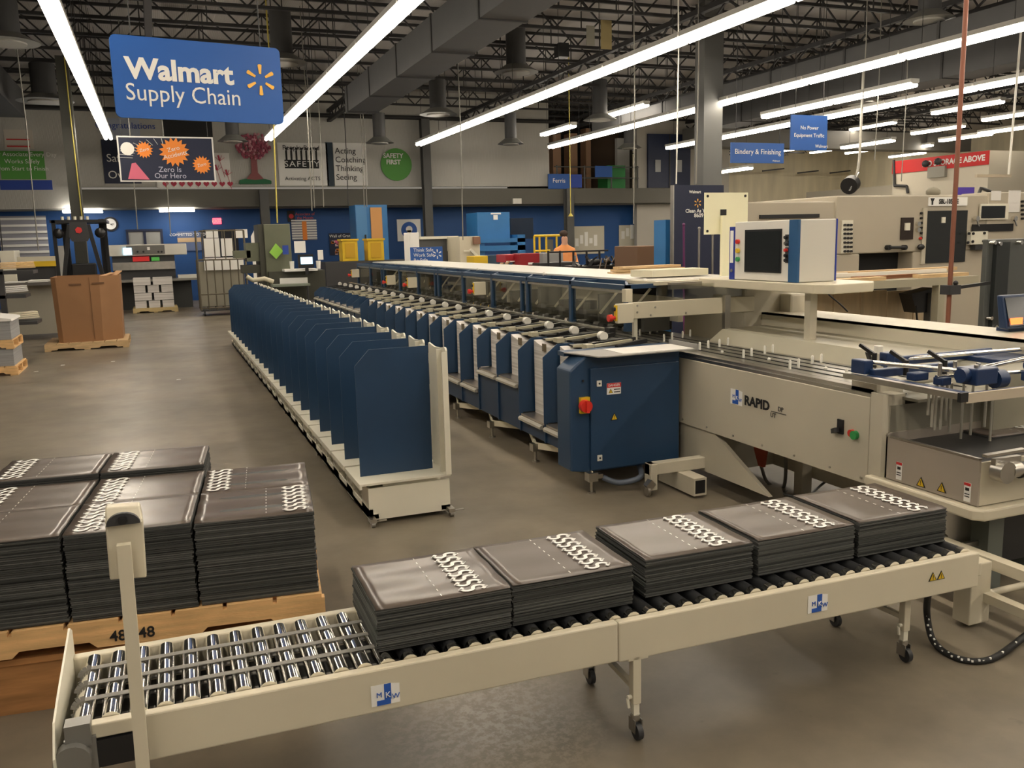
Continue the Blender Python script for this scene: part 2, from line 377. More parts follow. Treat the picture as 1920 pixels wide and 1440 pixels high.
# columns
def column(X0,X1,Y,z0,z1,label,d=.3):
    o=MB().box(X0,X1,Y,Y+.02,z0,z1).box(X0,X1,Y+d-.02,Y+d,z0,z1).box((X0+X1)/2-.02,(X0+X1)/2+.02,Y+.02,Y+d-.02,z0,z1).build('steel_column',darkg)
    tag(o,label,'column'); return o
Yc=17.0; a=aty(1320,200,Yc); b=aty(1355,200,Yc)
o=MB().box(a.x,b.x,Yc,Yc+.36,0,6.7).build('square_column',mat('column_grey',(.13,.132,.125),.45)); tag(o,'tall square grey steel column right of the picture centre','column')
a=aty(134,300,23.2); o=MB().box(a.x-.13,a.x+.13,23.2,23.5,0,6.1).build('square_column',mat('column_dark',(.055,.055,.045),.6)); tag(o,'grey steel column behind the forklift at the left','column')
for px,l in ((803,'steel wall column between green circle and blank white panel'),(498,'steel wall column left of the people safety poster'),(1067,'steel wall column below the mezzanine edge')):
    a=aty(px,420,WB-.3); column(a.x-.14,a.x+.14,WB-.45,0,5.8 if px==803 else 3.5,l)
# ================================================================ TUBE LIGHT ROWS
def fixture(label,grp,L=2.36,m=tube_m,hl=2.14):
    t=thing('tube_light',label,'ceiling light',(0,0,4.6),grp)
    g=MB().prism([(-.11,.10),(-.11,.03),(-.06,.0),(.06,.0),(.11,.03),(.11,.10)],'y',0,L); g.build('housing',mat('fixture_white',(.55,.54,.5),.4),t,local=True)
    for sx in (-.06,.06): MB().cyl((sx,.03,-.02),(sx,L-.03,-.02),.045,8).build('tube',m,t,local=True)  # tubes drawn fatter than real, their bloom built into the shape
    q=MB()
    q.cyl((0,.3,.1),(0,.3,hl),.006,5).cyl((0,2.0,.1),(0,2.0,hl),.006,5); q.each('hanger',joistm,t,local=True); return t
rows=[((203,258),'white tube fixture in the hanging row left of the blue ceiling sign',13,0),
      ((503,260),'white tube fixture in the hanging row right of the blue ceiling sign',13,0),
      ((785,270),'white tube fixture in the long hanging row ending over the blank wall panel',13,0),
      ((1032,275),'white tube fixture in the hanging row ending at the mezzanine and passing the square column',13,0),
      ((1252,277),'white tube fixture in the hanging row just right of the square column',13,0),
      ((1432,218),'white tube fixture in the short hanging row above the two small blue signs',2,0)]
fx0=None
for (px,l,n,_) in rows:
    p=atz(*px,4.6)
    for k in range(n):
        loc=(p.x,p.y-2.4*(k+1)+.04,4.6)
        if fx0 is None: fx0=fixture(l,'tube fixtures: '+l[25:]); fx0.location=loc
        else: dup(fx0,loc,l,'tube fixtures: '+l[25:])
fx_added=fixture('added tube fixture in the distant cross row brightening the far tan wall','added tube fixtures brightening the far tan wall',hl=.45); fx_added.location=(20.5,40.5,6.3)  # cross row added to brighten the far tan wall
for k in range(1,8): dup(fx_added,(20.5+2.6*k,40.5,6.3),'added tube fixture in the distant cross row brightening the far tan wall','added tube fixtures brightening the far tan wall')
# single far fixtures
far=[(1660,158,1720,146,18),(1170,208,1222,196,24),(1045,244,1078,236,26),(1770,208,1865,188,20),(1635,236,1668,232,28),(1730,247,1800,235,26),(1588,275,1668,262,25),
     (1697,278,1738,271,30),(1802,258,1856,250,26),(1892,242,1920,237,22),(1350,322,1390,314,28),(1905,215,1930,210,20),(1765,262,1785,257,32),(1700,290,1720,286,36)]
for i,(xa,ya,xb,yb,Y) in enumerate(far):
    p=aty(xa,ya,Y); q=atz(xb,yb,p.z)
    L=min(3.5,max(1.2,p.y-q.y)); dup(fx0,(p.x,p.y-L,p.z),['small distant tube fixture, %s'%w for w in ('under the roof at the upper right','over the mezzanine edge','above the end of the fourth tube row','near the white hanging rod','between the small signs and the fan','above the office wall corner','left of the office wall','over the office wall end','right of the copper pipe','at the right picture edge','below the small rectangular sign','high at the right picture edge','far behind the copper pipe','farthest above the red board')][i],'single distant tube fixtures')
for px,l in (((115,388,190,390),'flat round soffit light left of the clock'),((298,387,365,389),'flat round soffit light above the window')):
    a=aty(px[0],px[1],WB-.4); b=aty(px[2],px[3],WB-.4)
    o=MB().box(a.x,b.x,WB-.2,WB+.2,2.84,2.92).build('soffit_light',far_tube); tag(o,l,'ceiling light')
# ================================================================ HANGING SIGNS
def cable_v(px,Y,ztop=6.0,zbot=None,r=.01,m=cable,label='thin grey cable hanging from the roof',name='hanging_cable'):
    p=aty(px[0],px[1],Y); o=MB().tube([(p.x,Y,ztop),(p.x+.03,Y,(ztop+p.z)/2),(p.x,Y,p.z)],r,6).build(name,m); tag(o,label,'cable'); return o
Ys=9.0
c=[aty(203,60,Ys),aty(525,85,Ys),aty(531,230,Ys),aty(217,218,Ys)]
x0=(c[0].x+c[3].x)/2; x1=(c[1].x+c[2].x)/2+.045; z1=(c[0].z+c[1].z)/2; z0=(c[2].z+c[3].z)/2
t=thing('hanging_sign','big blue hanging sign reading Walmart Supply Chain with yellow spark','sign',((x0+x1)/2,Ys,z0))
r=.05; pts=[]
for (cx,cz,a0) in ((x1-r,z1-r,0),(x0+r,z1-r,90),(x0+r,z0+r,180),(x1-r,z0+r,270)):
    for k in range(5): pts.append((cx+r*math.cos(R(a0+22.5*k)),cz+r*math.sin(R(a0+22.5*k))))
MB().prism(pts,'y',Ys,Ys+.03).build('board',signblue,t)
w=x1-x0; h=z1-z0; t.rotation_euler=(0,0,R(9)); t.location.y+=.10; t.location.x-=.005
text('Walmart',.255,(x0+.075*w,Ys-.004,z0+.49*h),EX,EZ,wht,t,bold=.009,ax='LEFT',ay='BOTTOM_BASELINE',sx=1.03)
text('Supply Chain',.215,(x0+.06*w,Ys-.004,z0+.22*h),EX,EZ,wht,t,ax='LEFT',ay='BOTTOM_BASELINE',sx=.92,name='second_line')
def spark(c,r,Y,m,parent,nrm=-EY,k=6):
    g=MB(); c=Vector(c)
    for i in range(k):
        a=R(90+60*i); d=EX*math.cos(a)+EZ*math.sin(a); e=EX*-math.sin(a)+EZ*math.cos(a)
        pts=[c+d*r*.38-e*r*.07,c+d*r*.95-e*r*.13,c+d*r-e*r*.06,c+d*r+e*r*.06,c+d*r*.95+e*r*.13,c+d*r*.38+e*r*.07]
        g.poly3(pts,.004,nrm)
    g.build('spark_emblem',m,parent)
spark((x0+.865*w,Ys-.003,z0+.57*h),.145,Ys,sparky,t)
g=MB()
for k in (.12,.88): g.cyl((x0+k*w,Ys+.015,z1),(x0+k*w,Ys+.015,6.74),.006,5)
g.each('hanger_wire',joistm,t)
def hsign(px,Y,txt,size,label,m=signblued,tm=wht,wires=True,sub=None,ls=1):
    x0,x1,z0,z1=rY(*px,Y); t=thing('hanging_sign',label,'sign',((x0+x1)/2,Y,z0))
    MB().box(x0,x1,Y,Y+.03,z0,z1).build('board',m,t)
    if txt: text(txt,size,((x0+x1)/2,Y-.004,(z0+z1)/2+.02),EX,EZ,tm,t,ls=ls)
    if wires: MB().cyl((x0+.1,Y+.01,z1),(x0+.1,Y+.01,6.74),.006,5).cyl((x1-.1,Y+.01,z1),(x1-.1,Y+.01,6.74),.006,5).each('hanger_wire',joistm,t)
    if sub: text(sub,(z1-z0)*.13,(x1-(x1-x0)*.15,Y-.004,z0+(z1-z0)*.12),EX,EZ,tm,t,name='small_logo')
    return t
sb=mat('sign_mid_blue',(.02,.10,.38),.5)
hsign((1371,268,1470,306),14,'Bindery & Finishing',.135,'wide small blue hanging sign reading Bindery & Finishing',sb,sub='Walmart')
hsign((1483,216,1551,282),14,'No Power\nEquipment Traffic',.10,'squarish blue hanging sign reading No Power Equipment Traffic',sb,sub='Walmart',ls=1.4)
hsign((1028,326,1068,354),29.81,'Ferris',.22,'small blue box sign on the mezzanine edge, left half',sb,wires=False)
hsign((1069,327,1091,352),29.81,'',.1,'dark blue box sign on the mezzanine edge, right half',signblued,wires=False)
hsign((1116,311,1148,332),29.94,'',.1,'blue sign hung on the mezzanine railing before a green bin',sb,wires=False)
# ================================================================ BACK WALL POSTERS
YW=WB-.04
def poster(px,m,label,name='wall_poster',Y=YW,cat='poster',th=.03):
    x0,x1,z0,z1=rY(*px,Y); o=MB().box(x0,x1,Y,Y+th,z0,z1).build(name,m); tag(o,label,cat); return o,x0,x1,z0,z1
o,x0,x1,z0,z1=poster((522,268,615,348),wht,'white wall poster reading People-Based SAFETY with black figures')
cx=(x0+x1)/2-.05
text('People-Based',.22,(cx,YW-.01,z1-.16),EX,EZ,blkp,o); 
g=MB().box(cx-.55,cx+.55,YW-.01,YW,z0+.55,z0+.82)
for k in range(7):
    xx=cx-.48+.16*k; g.box(xx-.03,xx+.03,YW-.01,YW,z0+.82,z0+1.12); g.ball((xx,YW-.005,z0+1.17),.04,8,(1,.2,1)); g.bar((xx,YW-.005,z0+1.08),(xx+.07,YW-.005,z0+1.22),.025)
g.build('figures',blkp,o); text('SAFETY',.26,(cx,YW-.02,z0+.68),EX,EZ,wht,o,name='word_safety',sx=1.2,sp=1.15); text('Activating ACTS',.17,(cx,YW-.01,z0+.22),EX,EZ,blkp,o,name='bottom_line')
o,x0,x1,z0,z1=poster((626,268,688,348),wht,'white wall poster listing Acting Coaching Thinking Seeing')
text('Acting\nCoaching\nThinking\nSeeing',.27,(x0+.05,YW-.01,(z0+z1)/2),EX,EZ,blkp,o,ax='LEFT',ls=1.05)
poster((612,267,625,349),mat('teal_strip',(.01,.03,.05),.5),'narrow dark teal strip between the two white posters')
x0,x1,z0,z1=rY(714,277,772,340,YW); t=thing('round_wall_sign','round green wall sign reading SAFETY FIRST','sign',((x0+x1)/2,YW,z0))
MB().cyl(((x0+x1)/2,YW,(z0+z1)/2),((x0+x1)/2,YW+.03,(z0+z1)/2),(x1-x0)/2,40).build('disc',greenp,t); text('SAFETY\nFIRST',.21,((x0+x1)/2-.1,YW-.01,(z0+z1)/2+.18),EX,EZ,wht,t,bold=.006)
# pink tree
x0,x1,z0,z1=rY(442,241,508,345,YW); cx=(x0+x1)/2; t=thing('tree_decoration','pink blossom tree decoration on white back wall','decoration',(cx,YW,z0))
MB().prism([(cx-.3,z0+.12),(cx-.1,z0+.35),(cx-.09,z0+.75),(cx-.2,z0+1),(cx+.2,z0+1),(cx+.09,z0+.75),(cx+.1,z0+.35),(cx+.3,z0+.12)],'y',YW-.05,YW).build('trunk',mat('trunk_pink',(.30,.10,.10),.7),t)
g=MB()
for k in range(240):
    a=random.uniform(0,2*PI); rr=math.sqrt(random.random()); px_=cx+.52*rr*math.cos(a); pz=z0+1.15+.5*rr*math.sin(a)*(.9 if math.sin(a)>0 else .75)
    g.mi=random.choice((0,0,1)); g.ball((px_,YW-.05+random.uniform(-.03,.03),pz),.045,6,(1,.4,random.uniform(.8,1.6)))
g.build('blossom',[mat('blossom_pink',(.40,.09,.14),.7),mat('blossom_pale',(.72,.36,.42),.7)],t)
MB().prism([(cx-.5,z0),(cx-.48,z0+.12),(cx-.3,z0+.16),(cx,z0+.12),(cx+.3,z0+.16),(cx+.5,z0+.1),(cx+.5,z0)],'y',YW-.06,YW).build('grass',mat('felt_green',(.03,.16,.07),.8),t)
# white valentine banner with hearts
o,x0,x1,z0,z1=poster((292,286,432,353),wht,'white banner with red hearts and flowers partly behind the hero banner')
def heart(g,c,s,Y):
    pts=[]
    for k in range(20):
        a=2*PI*k/20; pts.append((c[0]+s*.0625*16*math.sin(a)**3/1.0,c[1]+s*.0625*(13*math.cos(a)-5*math.cos(2*a)-2*math.cos(3*a)-math.cos(4*a))))
    g.prism(pts,'y',Y-.01,Y)
g=MB()
for k in range(9): heart(g,(x0+.25+.24*k,z0+.13),.09,YW)
for (ax,az) in ((x1-.3,z1-.25),(x1-.4,z0+.55),(x1-.1,z0+.4)):
    for q in range(4): g.bar((ax,YW-.01,az),(ax+.18*math.cos(q*.6+.6),YW-.01,az+.18*math.sin(q*.6+.6)),.05,.01)
    g.bar((ax,YW-.01,az),(ax+.12,YW-.01,az-.5),.012,.01)
g.build('hearts',mat('heart_red',(.5,.05,.09),.7),o)
o,x0,x1,z0,z1=poster((193,262,262,344),navy,'dark safety record board left of the hero banner')
text('Safe\nOver',.33,(x0+.1,YW-.01,z1-.8),EX,EZ,wht,o,ax='LEFT',ls=1.5)
o,x0,x1,z0,z1=poster((196,222,262,262),mat('pale_blue_banner',(.42,.46,.55),.7),'pale banner reading Congratulations above the dark board')
text('Congratulations',.26,((x0+x1)/2+.1,YW-.01,(z0+z1)/2+.1),EX,EZ,signblued,o)
o,x0,x1,z0,z1=poster((305,222,398,262),blkp,'black louvred opening in the back wall behind the hero banner',name='wall_louvre',cat='vent')
o,x0,x1,z0,z1=poster((0,283,84,336),greenp,'green lettered banner at the left edge of the white wall')
text('Every Associate Every Day\nWorks Safely\nfrom Start to Finish',.17,((x0+x1)/2,YW-.01,(z0+z1)/2+.1),EX,EZ,wht,o,ls=1.2)
o,x0,x1,z0,z1=poster((0,338,98,356),signblued,'narrow blue banner strip under the green banner')
o,x0,x1,z0,z1=poster((8,243,62,279),mat('cream_paper',(.6,.55,.48),.7),'small pale notice above the green banner',name='wall_notice')
g=MB().box(x0+.05,x1-.1,YW-.01,YW,z0+.05,z0+.09).box(x0+.05,x1-.1,YW-.01,YW,z0+.25,z0+.28); g.build('red_lines',redw,o)
# hero banner hanging at Y=20
Yb=20; x0,x1,z0,z1=rY(222,256,402,341,Yb); t=thing('hanging_banner','dark hanging banner reading Zero Is Our Hero with orange starbursts','banner',((x0+x1)/2,Yb,z0))
MB().box(x0,x1,Yb,Yb+.02,z0,z1).build('border',wht,t); MB().box(x0+.03,x1-.03,Yb-.01,Yb,z0+.03,z1-.03).build('print',navy,t)
w=x1-x0; h=z1-z0
def burst(u,v,r,txt,size):
    c=(x0+u*w,z0+v*h); pts=[(c[0]+(r if k%2 else r*.72)*math.cos(2*PI*k/32),c[1]+(r if k%2 else r*.72)*math.sin(2*PI*k/32)) for k in range(32)]
    o=MB().prism(pts,'y',Yb-.02,Yb-.01).build('starburst',orange,t)
    if txt: text(txt,size,(c[0],Yb-.025,c[1]),Vector((1,0,.25)),EZ,wht,o)
burst(.58,.66,.30,'Zero\nAccidents',.12); burst(.27,.70,.17,'Zero',.09); burst(.86,.38,.19,'Zero',.09)
text('Zero Is\nOur Hero',.15,(x0+.52*w,Yb-.012,z0+.20*h),EX,EZ,mat('lilac_print',(.5,.5,.62),.6),t,ls=.85)
g=MB()
for k in range(10):
    a=R(95+k*9); g.bar((x0+.5*w+.55*math.cos(a)*1.2,Yb-.012,z0+.5*h+.3*math.sin(a)),(x0+.5*w+.95*math.cos(a),Yb-.012,z0+.5*h+.42*math.sin(a)),.01,.006)
g.build('rays',wht,t)
g=MB().prism([(x0+.08*w,z0+.06*h),(x0+.13*w,z0+.40*h),(x0+.17*w,z0+.42*h),(x0+.30*w,z0+.05*h)],'y',Yb-.014,Yb-.01); g.build('pink_cape',pink,t)
MB().cyl((x0+.1*w,Yb-.014,z0+.72*h),(x0+.1*w,Yb-.01,z0+.72*h),.13,16).build('speech_bubble',wht,t)
MB().cyl((x0+.1,Yb+.01,z1),(x0+.1,Yb+.01,6.74),.006,5).cyl((x1-.1,Yb+.01,z1),(x1-.1,Yb+.01,6.74),.006,5).each('hanger_wire',joistm,t)
# posters and fittings on the blue wall
YB=wb-.04
def bposter(px,m,label,**k): return poster(px,m,label,Y=YB,**k)
x0,x1,z0,z1=rY(196,410,218,430,YB); t=thing('wall_clock','round white wall clock with black rim on blue wall','clock',((x0+x1)/2,YB,z0)); cc=((x0+x1)/2,(z0+z1)/2)
MB().cyl((cc[0],YB,cc[1]),(cc[0],YB+.04,cc[1]),.225,24).build('rim',blk,t); MB().cyl((cc[0],YB-.01,cc[1]),(cc[0],YB,cc[1]),.17,24).build('face',wht,t)
MB().bar((cc[0],YB-.02,cc[1]),(cc[0]+.1,YB-.02,cc[1]),.012).bar((cc[0],YB-.02,cc[1]),(cc[0]+.06,YB-.02,cc[1]-.05),.016).build('hands',blk,t)
o,x0,x1,z0,z1=bposter((399,409,415,420),exitm,'red lit exit sign on the blue wall above the dark doorway',name='exit_sign',cat='sign',th=.05); text('EXIT',.16,((x0+x1)/2,YB-.01,(z0+z1)/2),EX,EZ,wht,o)
o,x0,x1,z0,z1=bposter((333,434,378,470),mat('poster_blue_grey',(.10,.14,.26),.6),'blue and white poster headed Committed to YOU beside the doorway'); text('COMMITTED TO YOU',.12,((x0+x1)/2,YB-.01,z1-.1),EX,EZ,wht,o); MB().box(x0,x1,YB-.01,YB,z1-.34,z1-.2).build('tan_strip',mat('tan_print',(.5,.35,.2),.6),o)
o,x0,x1,z0,z1=bposter((0,405,90,492),mat('board_grey',(.30,.30,.34),.6),'large white slatted schedule board at the left of the blue wall',name='schedule_board',cat='board')
g=MB(); 
for k in range(8): g.box(x0,x1,YB-.03,YB,z1-.12-.2*k,z1-.05-.2*k)
g.build('slats',wht,o)
o,x0,x1,z0,z1=bposter((547,415,594,450),mat('board_grey'  ,(.3,.3,.34)),'white striped schedule sheet with an orange column on the blue wall',name='schedule_sheet',cat='board')
g=MB()
for k in range(8): g.box(x0,x1,YB-.02,YB,z0+.04+.085*k,z0+.08+.085*k)
g.build('stripes',wht,o); MB().box(x0+.42*(x1-x0),x0+.6*(x1-x0),YB-.025,YB-.02,z0,z1).build('orange_column',orange,o)
o,x0,x1,z0,z1=bposter((539,395,553,416),blkp,'small black poster with a red emblem on the blue wall'); MB().cyl(((x0+x1)/2,YB-.01,(z0+z1)/2),((x0+x1)/2,YB,(z0+z1)/2),.08,12).build('emblem',redw,o)
o=text('Associate of\nthe Month',.13,(aty(572,405,YB).x,YB,aty(572,405,YB).z),EX,EZ,mat('red_letters',(.7,.12,.08),.6)); o.name='wall_lettering'; tag(o,'red lettering on the blue wall above the striped schedule sheet','lettering')
o,x0,x1,z0,z1=bposter((618,437,668,478),navy,'dark noticeboard covered with pink and orange notes on blue wall',name='notice_board',cat='board')
text('Wall of Grateful',.14,((x0+x1)/2,YB-.01,z1-.1),EX,EZ,wht,o)
g=MB()
for k in range(26): 
    g.mi=k%3; ax=random.uniform(x0+.05,x0+.62*(x1-x0)); az=random.uniform(z0,z1-.28); g.box(ax,ax+.1,YB-.02,YB-.005,az,az+.08)
g.build('notes',[pink,orange,mat('note_pale',(.75,.5,.5),.6)],o)
o,x0,x1,z0,z1=bposter((745,411,789,452),wht,'white poster with a blue padlock ring on the blue wall')
g=MB(); cx,cz=(x0+x1)/2,(z0+z1)/2
pts=[(cx+.29*math.cos(2*PI*k/32),cz+.29*math.sin(2*PI*k/32)) for k in range(32)]; g.prism(pts,'y',YB-.01,YB); g.build('blue_ring',sb,o)
MB().cyl((cx,YB-.015,cz+.03),(cx,YB-.01,cz+.03),.12,16).box(cx-.07,cx+.07,YB-.015,YB-.01,cz-.3,cz).build('keyhole',wht,o)
for px,l in (((1074,424,1133,476),'cream notice board right of the wall column'),((1161,422,1213,462),'white notice board with blue corner left of the roller door')):
    o,x0,x1,z0,z1=bposter(px,mat('board_cream',(.55,.52,.42),.6),l,name='notice_board',cat='board')
    g=MB(); 
    for k in range(5): g.box(x0+.1+.2*k,x0+.24+.2*k,YB-.01,YB,z0+.3+.1*(k%2),z0+.6+.12*(k%3))
    g.build('sheets',wht,o)
    if px[0]>1150: MB().box(x1-.4,x1-.08,YB-.02,YB-.01,z1-.4,z1-.12).build('blue_card',sb,o)
o,x0,x1,z0,z1=poster((962,372,978,382),white,'twin head emergency light under the beam',name='emergency_light',Y=WB-.26,cat='lamp',th=.11)
# ================================================================ MEZZANINE
t=thing('railing','grey tube railing along the mezzanine edge','railing',(15,WB-.1,3.5))
for z in (3.9,4.3): MB().cyl((13.7,WB,z),(17.2,WB,z),.025,6).build('rail',darkg,t)
for k in range(4): MB().cyl((13.8+1.12*k,WB,3.5),(13.8+1.12*k,WB,4.35),.03,6).build('post',darkg,t)
for k,(px,m,l) in enumerate((((1037,275,1052,325),mat('tan_roll',(.5,.30,.18),.7),'tan roll standing leftmost on the mezzanine'),((1068,275,1083,340),mat('tan_roll',(.5,.3,.18)),'tan roll standing second on the mezzanine'),((1099,265,1108,345),mat('tan_roll',(.5,.3,.18)),'narrow tan roll standing third on the mezzanine'))):
    x0,x1,z0,z1=rY(*px,WB+2); o=MB().box(x0,x1,WB+2,WB+2.5,3.5,z1+.5).build('stored_panel',m); tag(o,l,'panel')
x0,x1,z0,z1=rY(1108,262,1160,350,WB+2.5); o=MB().box(x0,x1,WB+2.5,WB+3.2,3.5,min(z1+.6,5.9)).build('storage_crate',mat('brown_crate',(.10,.065,.04),.8)); tag(o,'big brown crate stored on the mezzanine','crate')
x0,x1,z0,z1=rY(1130,312,1163,346,WB+1); o=MB().box(x0,x1,WB+.6,WB+1.4,3.5,z1).build('storage_bin',mat('bin_green',(.03,.26,.06),.5)); tag(o,'green bin on the mezzanine behind the railing','bin')
x0,x1,z0,z1=rY(1162,258,1185,345,WB+2); o=MB().box(x0,x1,WB+2.2,WB+2.4,3.5,z1).build('stored_panel',wht); tag(o,'white panel leaning beside the brown crate','panel')
# ================================================================ LOADING RACK (left blue dividers)
NST=22; PIT=.5
t=thing('loading_rack','long cream loading rack with a row of tall blue divider plates','rack',(1.37,5.27,0))
rack=t
g=MB().box(1.10,1.16,5.27,5.27+PIT*NST,.035,.065).box(1.57,1.63,5.27,5.27+PIT*NST,.035,.065).box(1.10,1.125,5.27,5.27+PIT*NST,.035,.10); g.build('base_rail',cream2,t)
def rack_unit(k):
    Y=5.27+PIT*k; r=[]
    g=MB().box(1.10,1.63,Y,Y+.012,.03,.235).box(1.10,1.63,Y+.20,Y+.212,.03,.235).box(1.12,1.61,Y+.012,Y+.2,.06,.07).box(1.10,1.112,Y+.012,Y+.2,.03,.235)
    r.append(('shelf_box',g,cream2))
    g=MB().box(1.045,1.635,Y-.015,Y+PIT-.05,.258,.272).box(1.045,1.06,Y-.015,Y+PIT-.05,.238,.258).box(1.20,1.55,Y+.02,Y+.18,.235,.255); r.append(('shelf_top',g,cream2))
    Yd=Y+.17; pts=[(1.09,.2725),(1.09,.985),(1.185,1.085),(1.57,1.085),(1.57,.2725)]
    r.append(('divider',MB().prism(pts,'y',Yd,Yd+.006),blue))
    pts=[(Y-.03,.27),(Y-.03,1.07),(Y-.015,1.085),(Y+.01,1.088),(Y+.10,1.075),(Y+.22,1.07),(Y+.34,1.085),(Y+.35,1.08),(Y+.35,.27)]
    r.append(('back_plate',MB().prism(pts,'x',1.625,1.637).box(1.600,1.625,Y-.03,Y-.02,.27,1.06).box(1.59,1.625,Y+.05,Y+.07,.27,1.07),cream2))
    return r
for k in range(NST):
    for nm,g,m in rack_unit(k): g.build(nm,m,rack)
for (x,y) in ((1.11,5.23),(1.62,5.23)):
    g=MB().box(x-.02,x+.02,y-.03,y+.05,.03,.055); g.cyl((x-.012,y-.01,.02),(x+.012,y-.01,.02),.02,12); g.box(x+.01,x+.09,y,y+.02,.028,.034); g.build('caster',steel,rack)
for k in range(1,NST):
    if k%4==0: MB().cyl((1.105,5.3+PIT*k,.018),(1.125,5.3+PIT*k,.018),.018,10).build('caster',steel,rack)
# ================================================================ COLLATING LINE
t=thing('collating_machine','long blue collating machine line with many paper feeding stations','machine',(3.0,5.6,0)); coll=t
th=[.35,.35,.60,.60,.41,.41,.50,.50,.38,.38,.44,.44,.5,.5,.79,.79,.79,.79,.79,.79,.79,.79]
XF=2.64
g=MB().box(3.35,3.9,6.02,5.55+PIT*NST,.12,.88); g.build('machine_body',cream,coll)
MB().box(3.5,4.18,6.02,8.2,.885,.90).build('bed_plate',mat('bed_metal',(.35,.34,.29),.3,.8),coll)
_g=MB()
for k in range(5): _g.box(3.56+.105*k,3.575+.105*k,6.02,8.2,.9,.904)
_g.each('chain_slot',blk,coll)
g=MB().box(2.9,3.36,5.56,5.55+PIT*NST,.12,.30); g.build('base_frame',dark,coll)
for k in range(NST):
    Y0=5.55+PIT*k; Y1=Y0+PIT; z=th[k]
    zt=.86
    # divider at the far end of the station
    pts=[(XF,z+.0),(XF,zt),(XF+.12,.955),(XF+.26,.955),(XF+.26,z)]
    MB().prism(pts,'y',Y1-.008,Y1).build('divider',blue,coll)
    g=MB().box(XF+.01,XF+.74,Y0+.02,Y1-.02,z-.02,z-.005); g.build('tray',sheetm,coll)
    g=MB().prism([(XF-.008,z-.022),(XF-.022,z-.034),(XF-.02,z-.052),(XF+.008,z-.056),(XF+.008,z-.022)],'y',Y0+.03,Y1-.03); g.build('tray_lip',mat('lip_grey',(.38,.36,.31),.4),coll)
    g=MB().box(XF+.02,XF+.03,Y0+.01,Y1-.01,.20,z-.07); g.build('front_panel',mat('blue_lower_paint',(.012,.032,.075),.45),coll)
    g=MB().box(XF+.005,XF+.03,Y1-.012,Y1+.004,.20,z); g.build('panel_edge',blue,coll)
    # feeder arm and knob
    if k<18:
        g=MB(); zc=.955
        g.bar((2.86,Y0+.08,zc+.02),(3.20,Y0+.14,zc+.035),.028,.018); g.bar((2.80,Y0+.30,zc+.0),(3.10,Y0+.12,zc+.02),.025,.018)
        g.box(2.79,2.85,Y0+.05,Y0+.13,zc+.0,zc+.035); g.bar((2.84,Y0+.1,zc+.03),(3.02,Y0+.42,zc-.01),.022,.02); g.box(3.0,3.06,Y0+.30,Y0+.38,zc-.03,zc+.01); g.bar((3.05,Y0+.4,zc),(3.28,Y0+.34,zc+.02),.016)
        g.build('feeder_arm',mat('arm_beige',(.42,.39,.28),.45),coll)
        g=MB()
        for q in range(6): g.cyl((3.16+.0*q,Y0+.05+.035*q,.93),(3.16,Y0+.06+.035*q,.93),.045,12)
        g.cyl((3.16,Y0+.02,.93),(3.16,Y0+.46,.93),.012,8); g.build('roller_discs',mat('disc_olive',(.26,.25,.18),.4,.3),coll)
    MB().box(2.84,3.30,Y0+.03,Y1-.03,.943,.950).build('feeder_plate',blk,coll)
    g=MB().cyl((3.11,Y0+.40,1.0),(3.12,Y0+.47,1.0),.034,14).cyl((3.12,Y0+.47,1.0),(3.12,Y0+.5,1.0),.018,10); g.build('knob',white,coll)
    g=MB()
    g.box(2.95,3.45,Y0+.2,Y0+.24,.90,.93); g.bar((2.9,Y0+.05,.90),(3.3,Y0+.45,.94),.02); g.box(3.2,3.3,Y0+.1,Y0+.3,.86,.93); g.cyl((3.0,Y0+.46,.95),(3.4,Y0+.46,.95),.012,6)
    g.box(2.9,3.1,Y0+.02,Y0+.12,.945,.965).box(3.06,3.3,Y0+.36,Y0+.44,.94,.975).bar((2.85,Y0+.2,.97),(3.3,Y0+.26,.985),.022).bar((3.0,Y0+.0,.965),(3.3,Y0+.1,.985),.03); g.build('sucker_unit',blk,coll)
g=MB()
for k in range(6):
    y0=6.28+1.72*k; g.box(3.29,3.335,y0,y0+1.66,.985,1.02)
g.build('guide_rail',mat('rail_bright',(.78,.76,.70),.22,1),coll)
MB().box(3.29,3.345,6.2,6.28,.97,1.03).build('rail_end',blk,coll)
for k in range(12):
    yb=5.28+.98*k
    g=MB().cyl((2.655,yb,.0),(2.655,yb,.012),.028,12).cyl((2.655,yb,.01),(2.655,yb,.12),.011,8).box(2.62,2.69,yb-.035,yb+.035,.09,.15).box(2.70,2.74,yb-.01,yb+.06,.1,.13); g.build('levelling_foot',steel,coll)
g=MB()
for k in range(11):
    yb=5.28+.98*k; g.bar((2.66,yb,.13),(2.80,yb+.49,.17),.012,.05); g.bar((2.80,yb+.49,.17),(2.66,yb+.98,.13),.012,.05)
g.build('lower_frame',cream,coll)
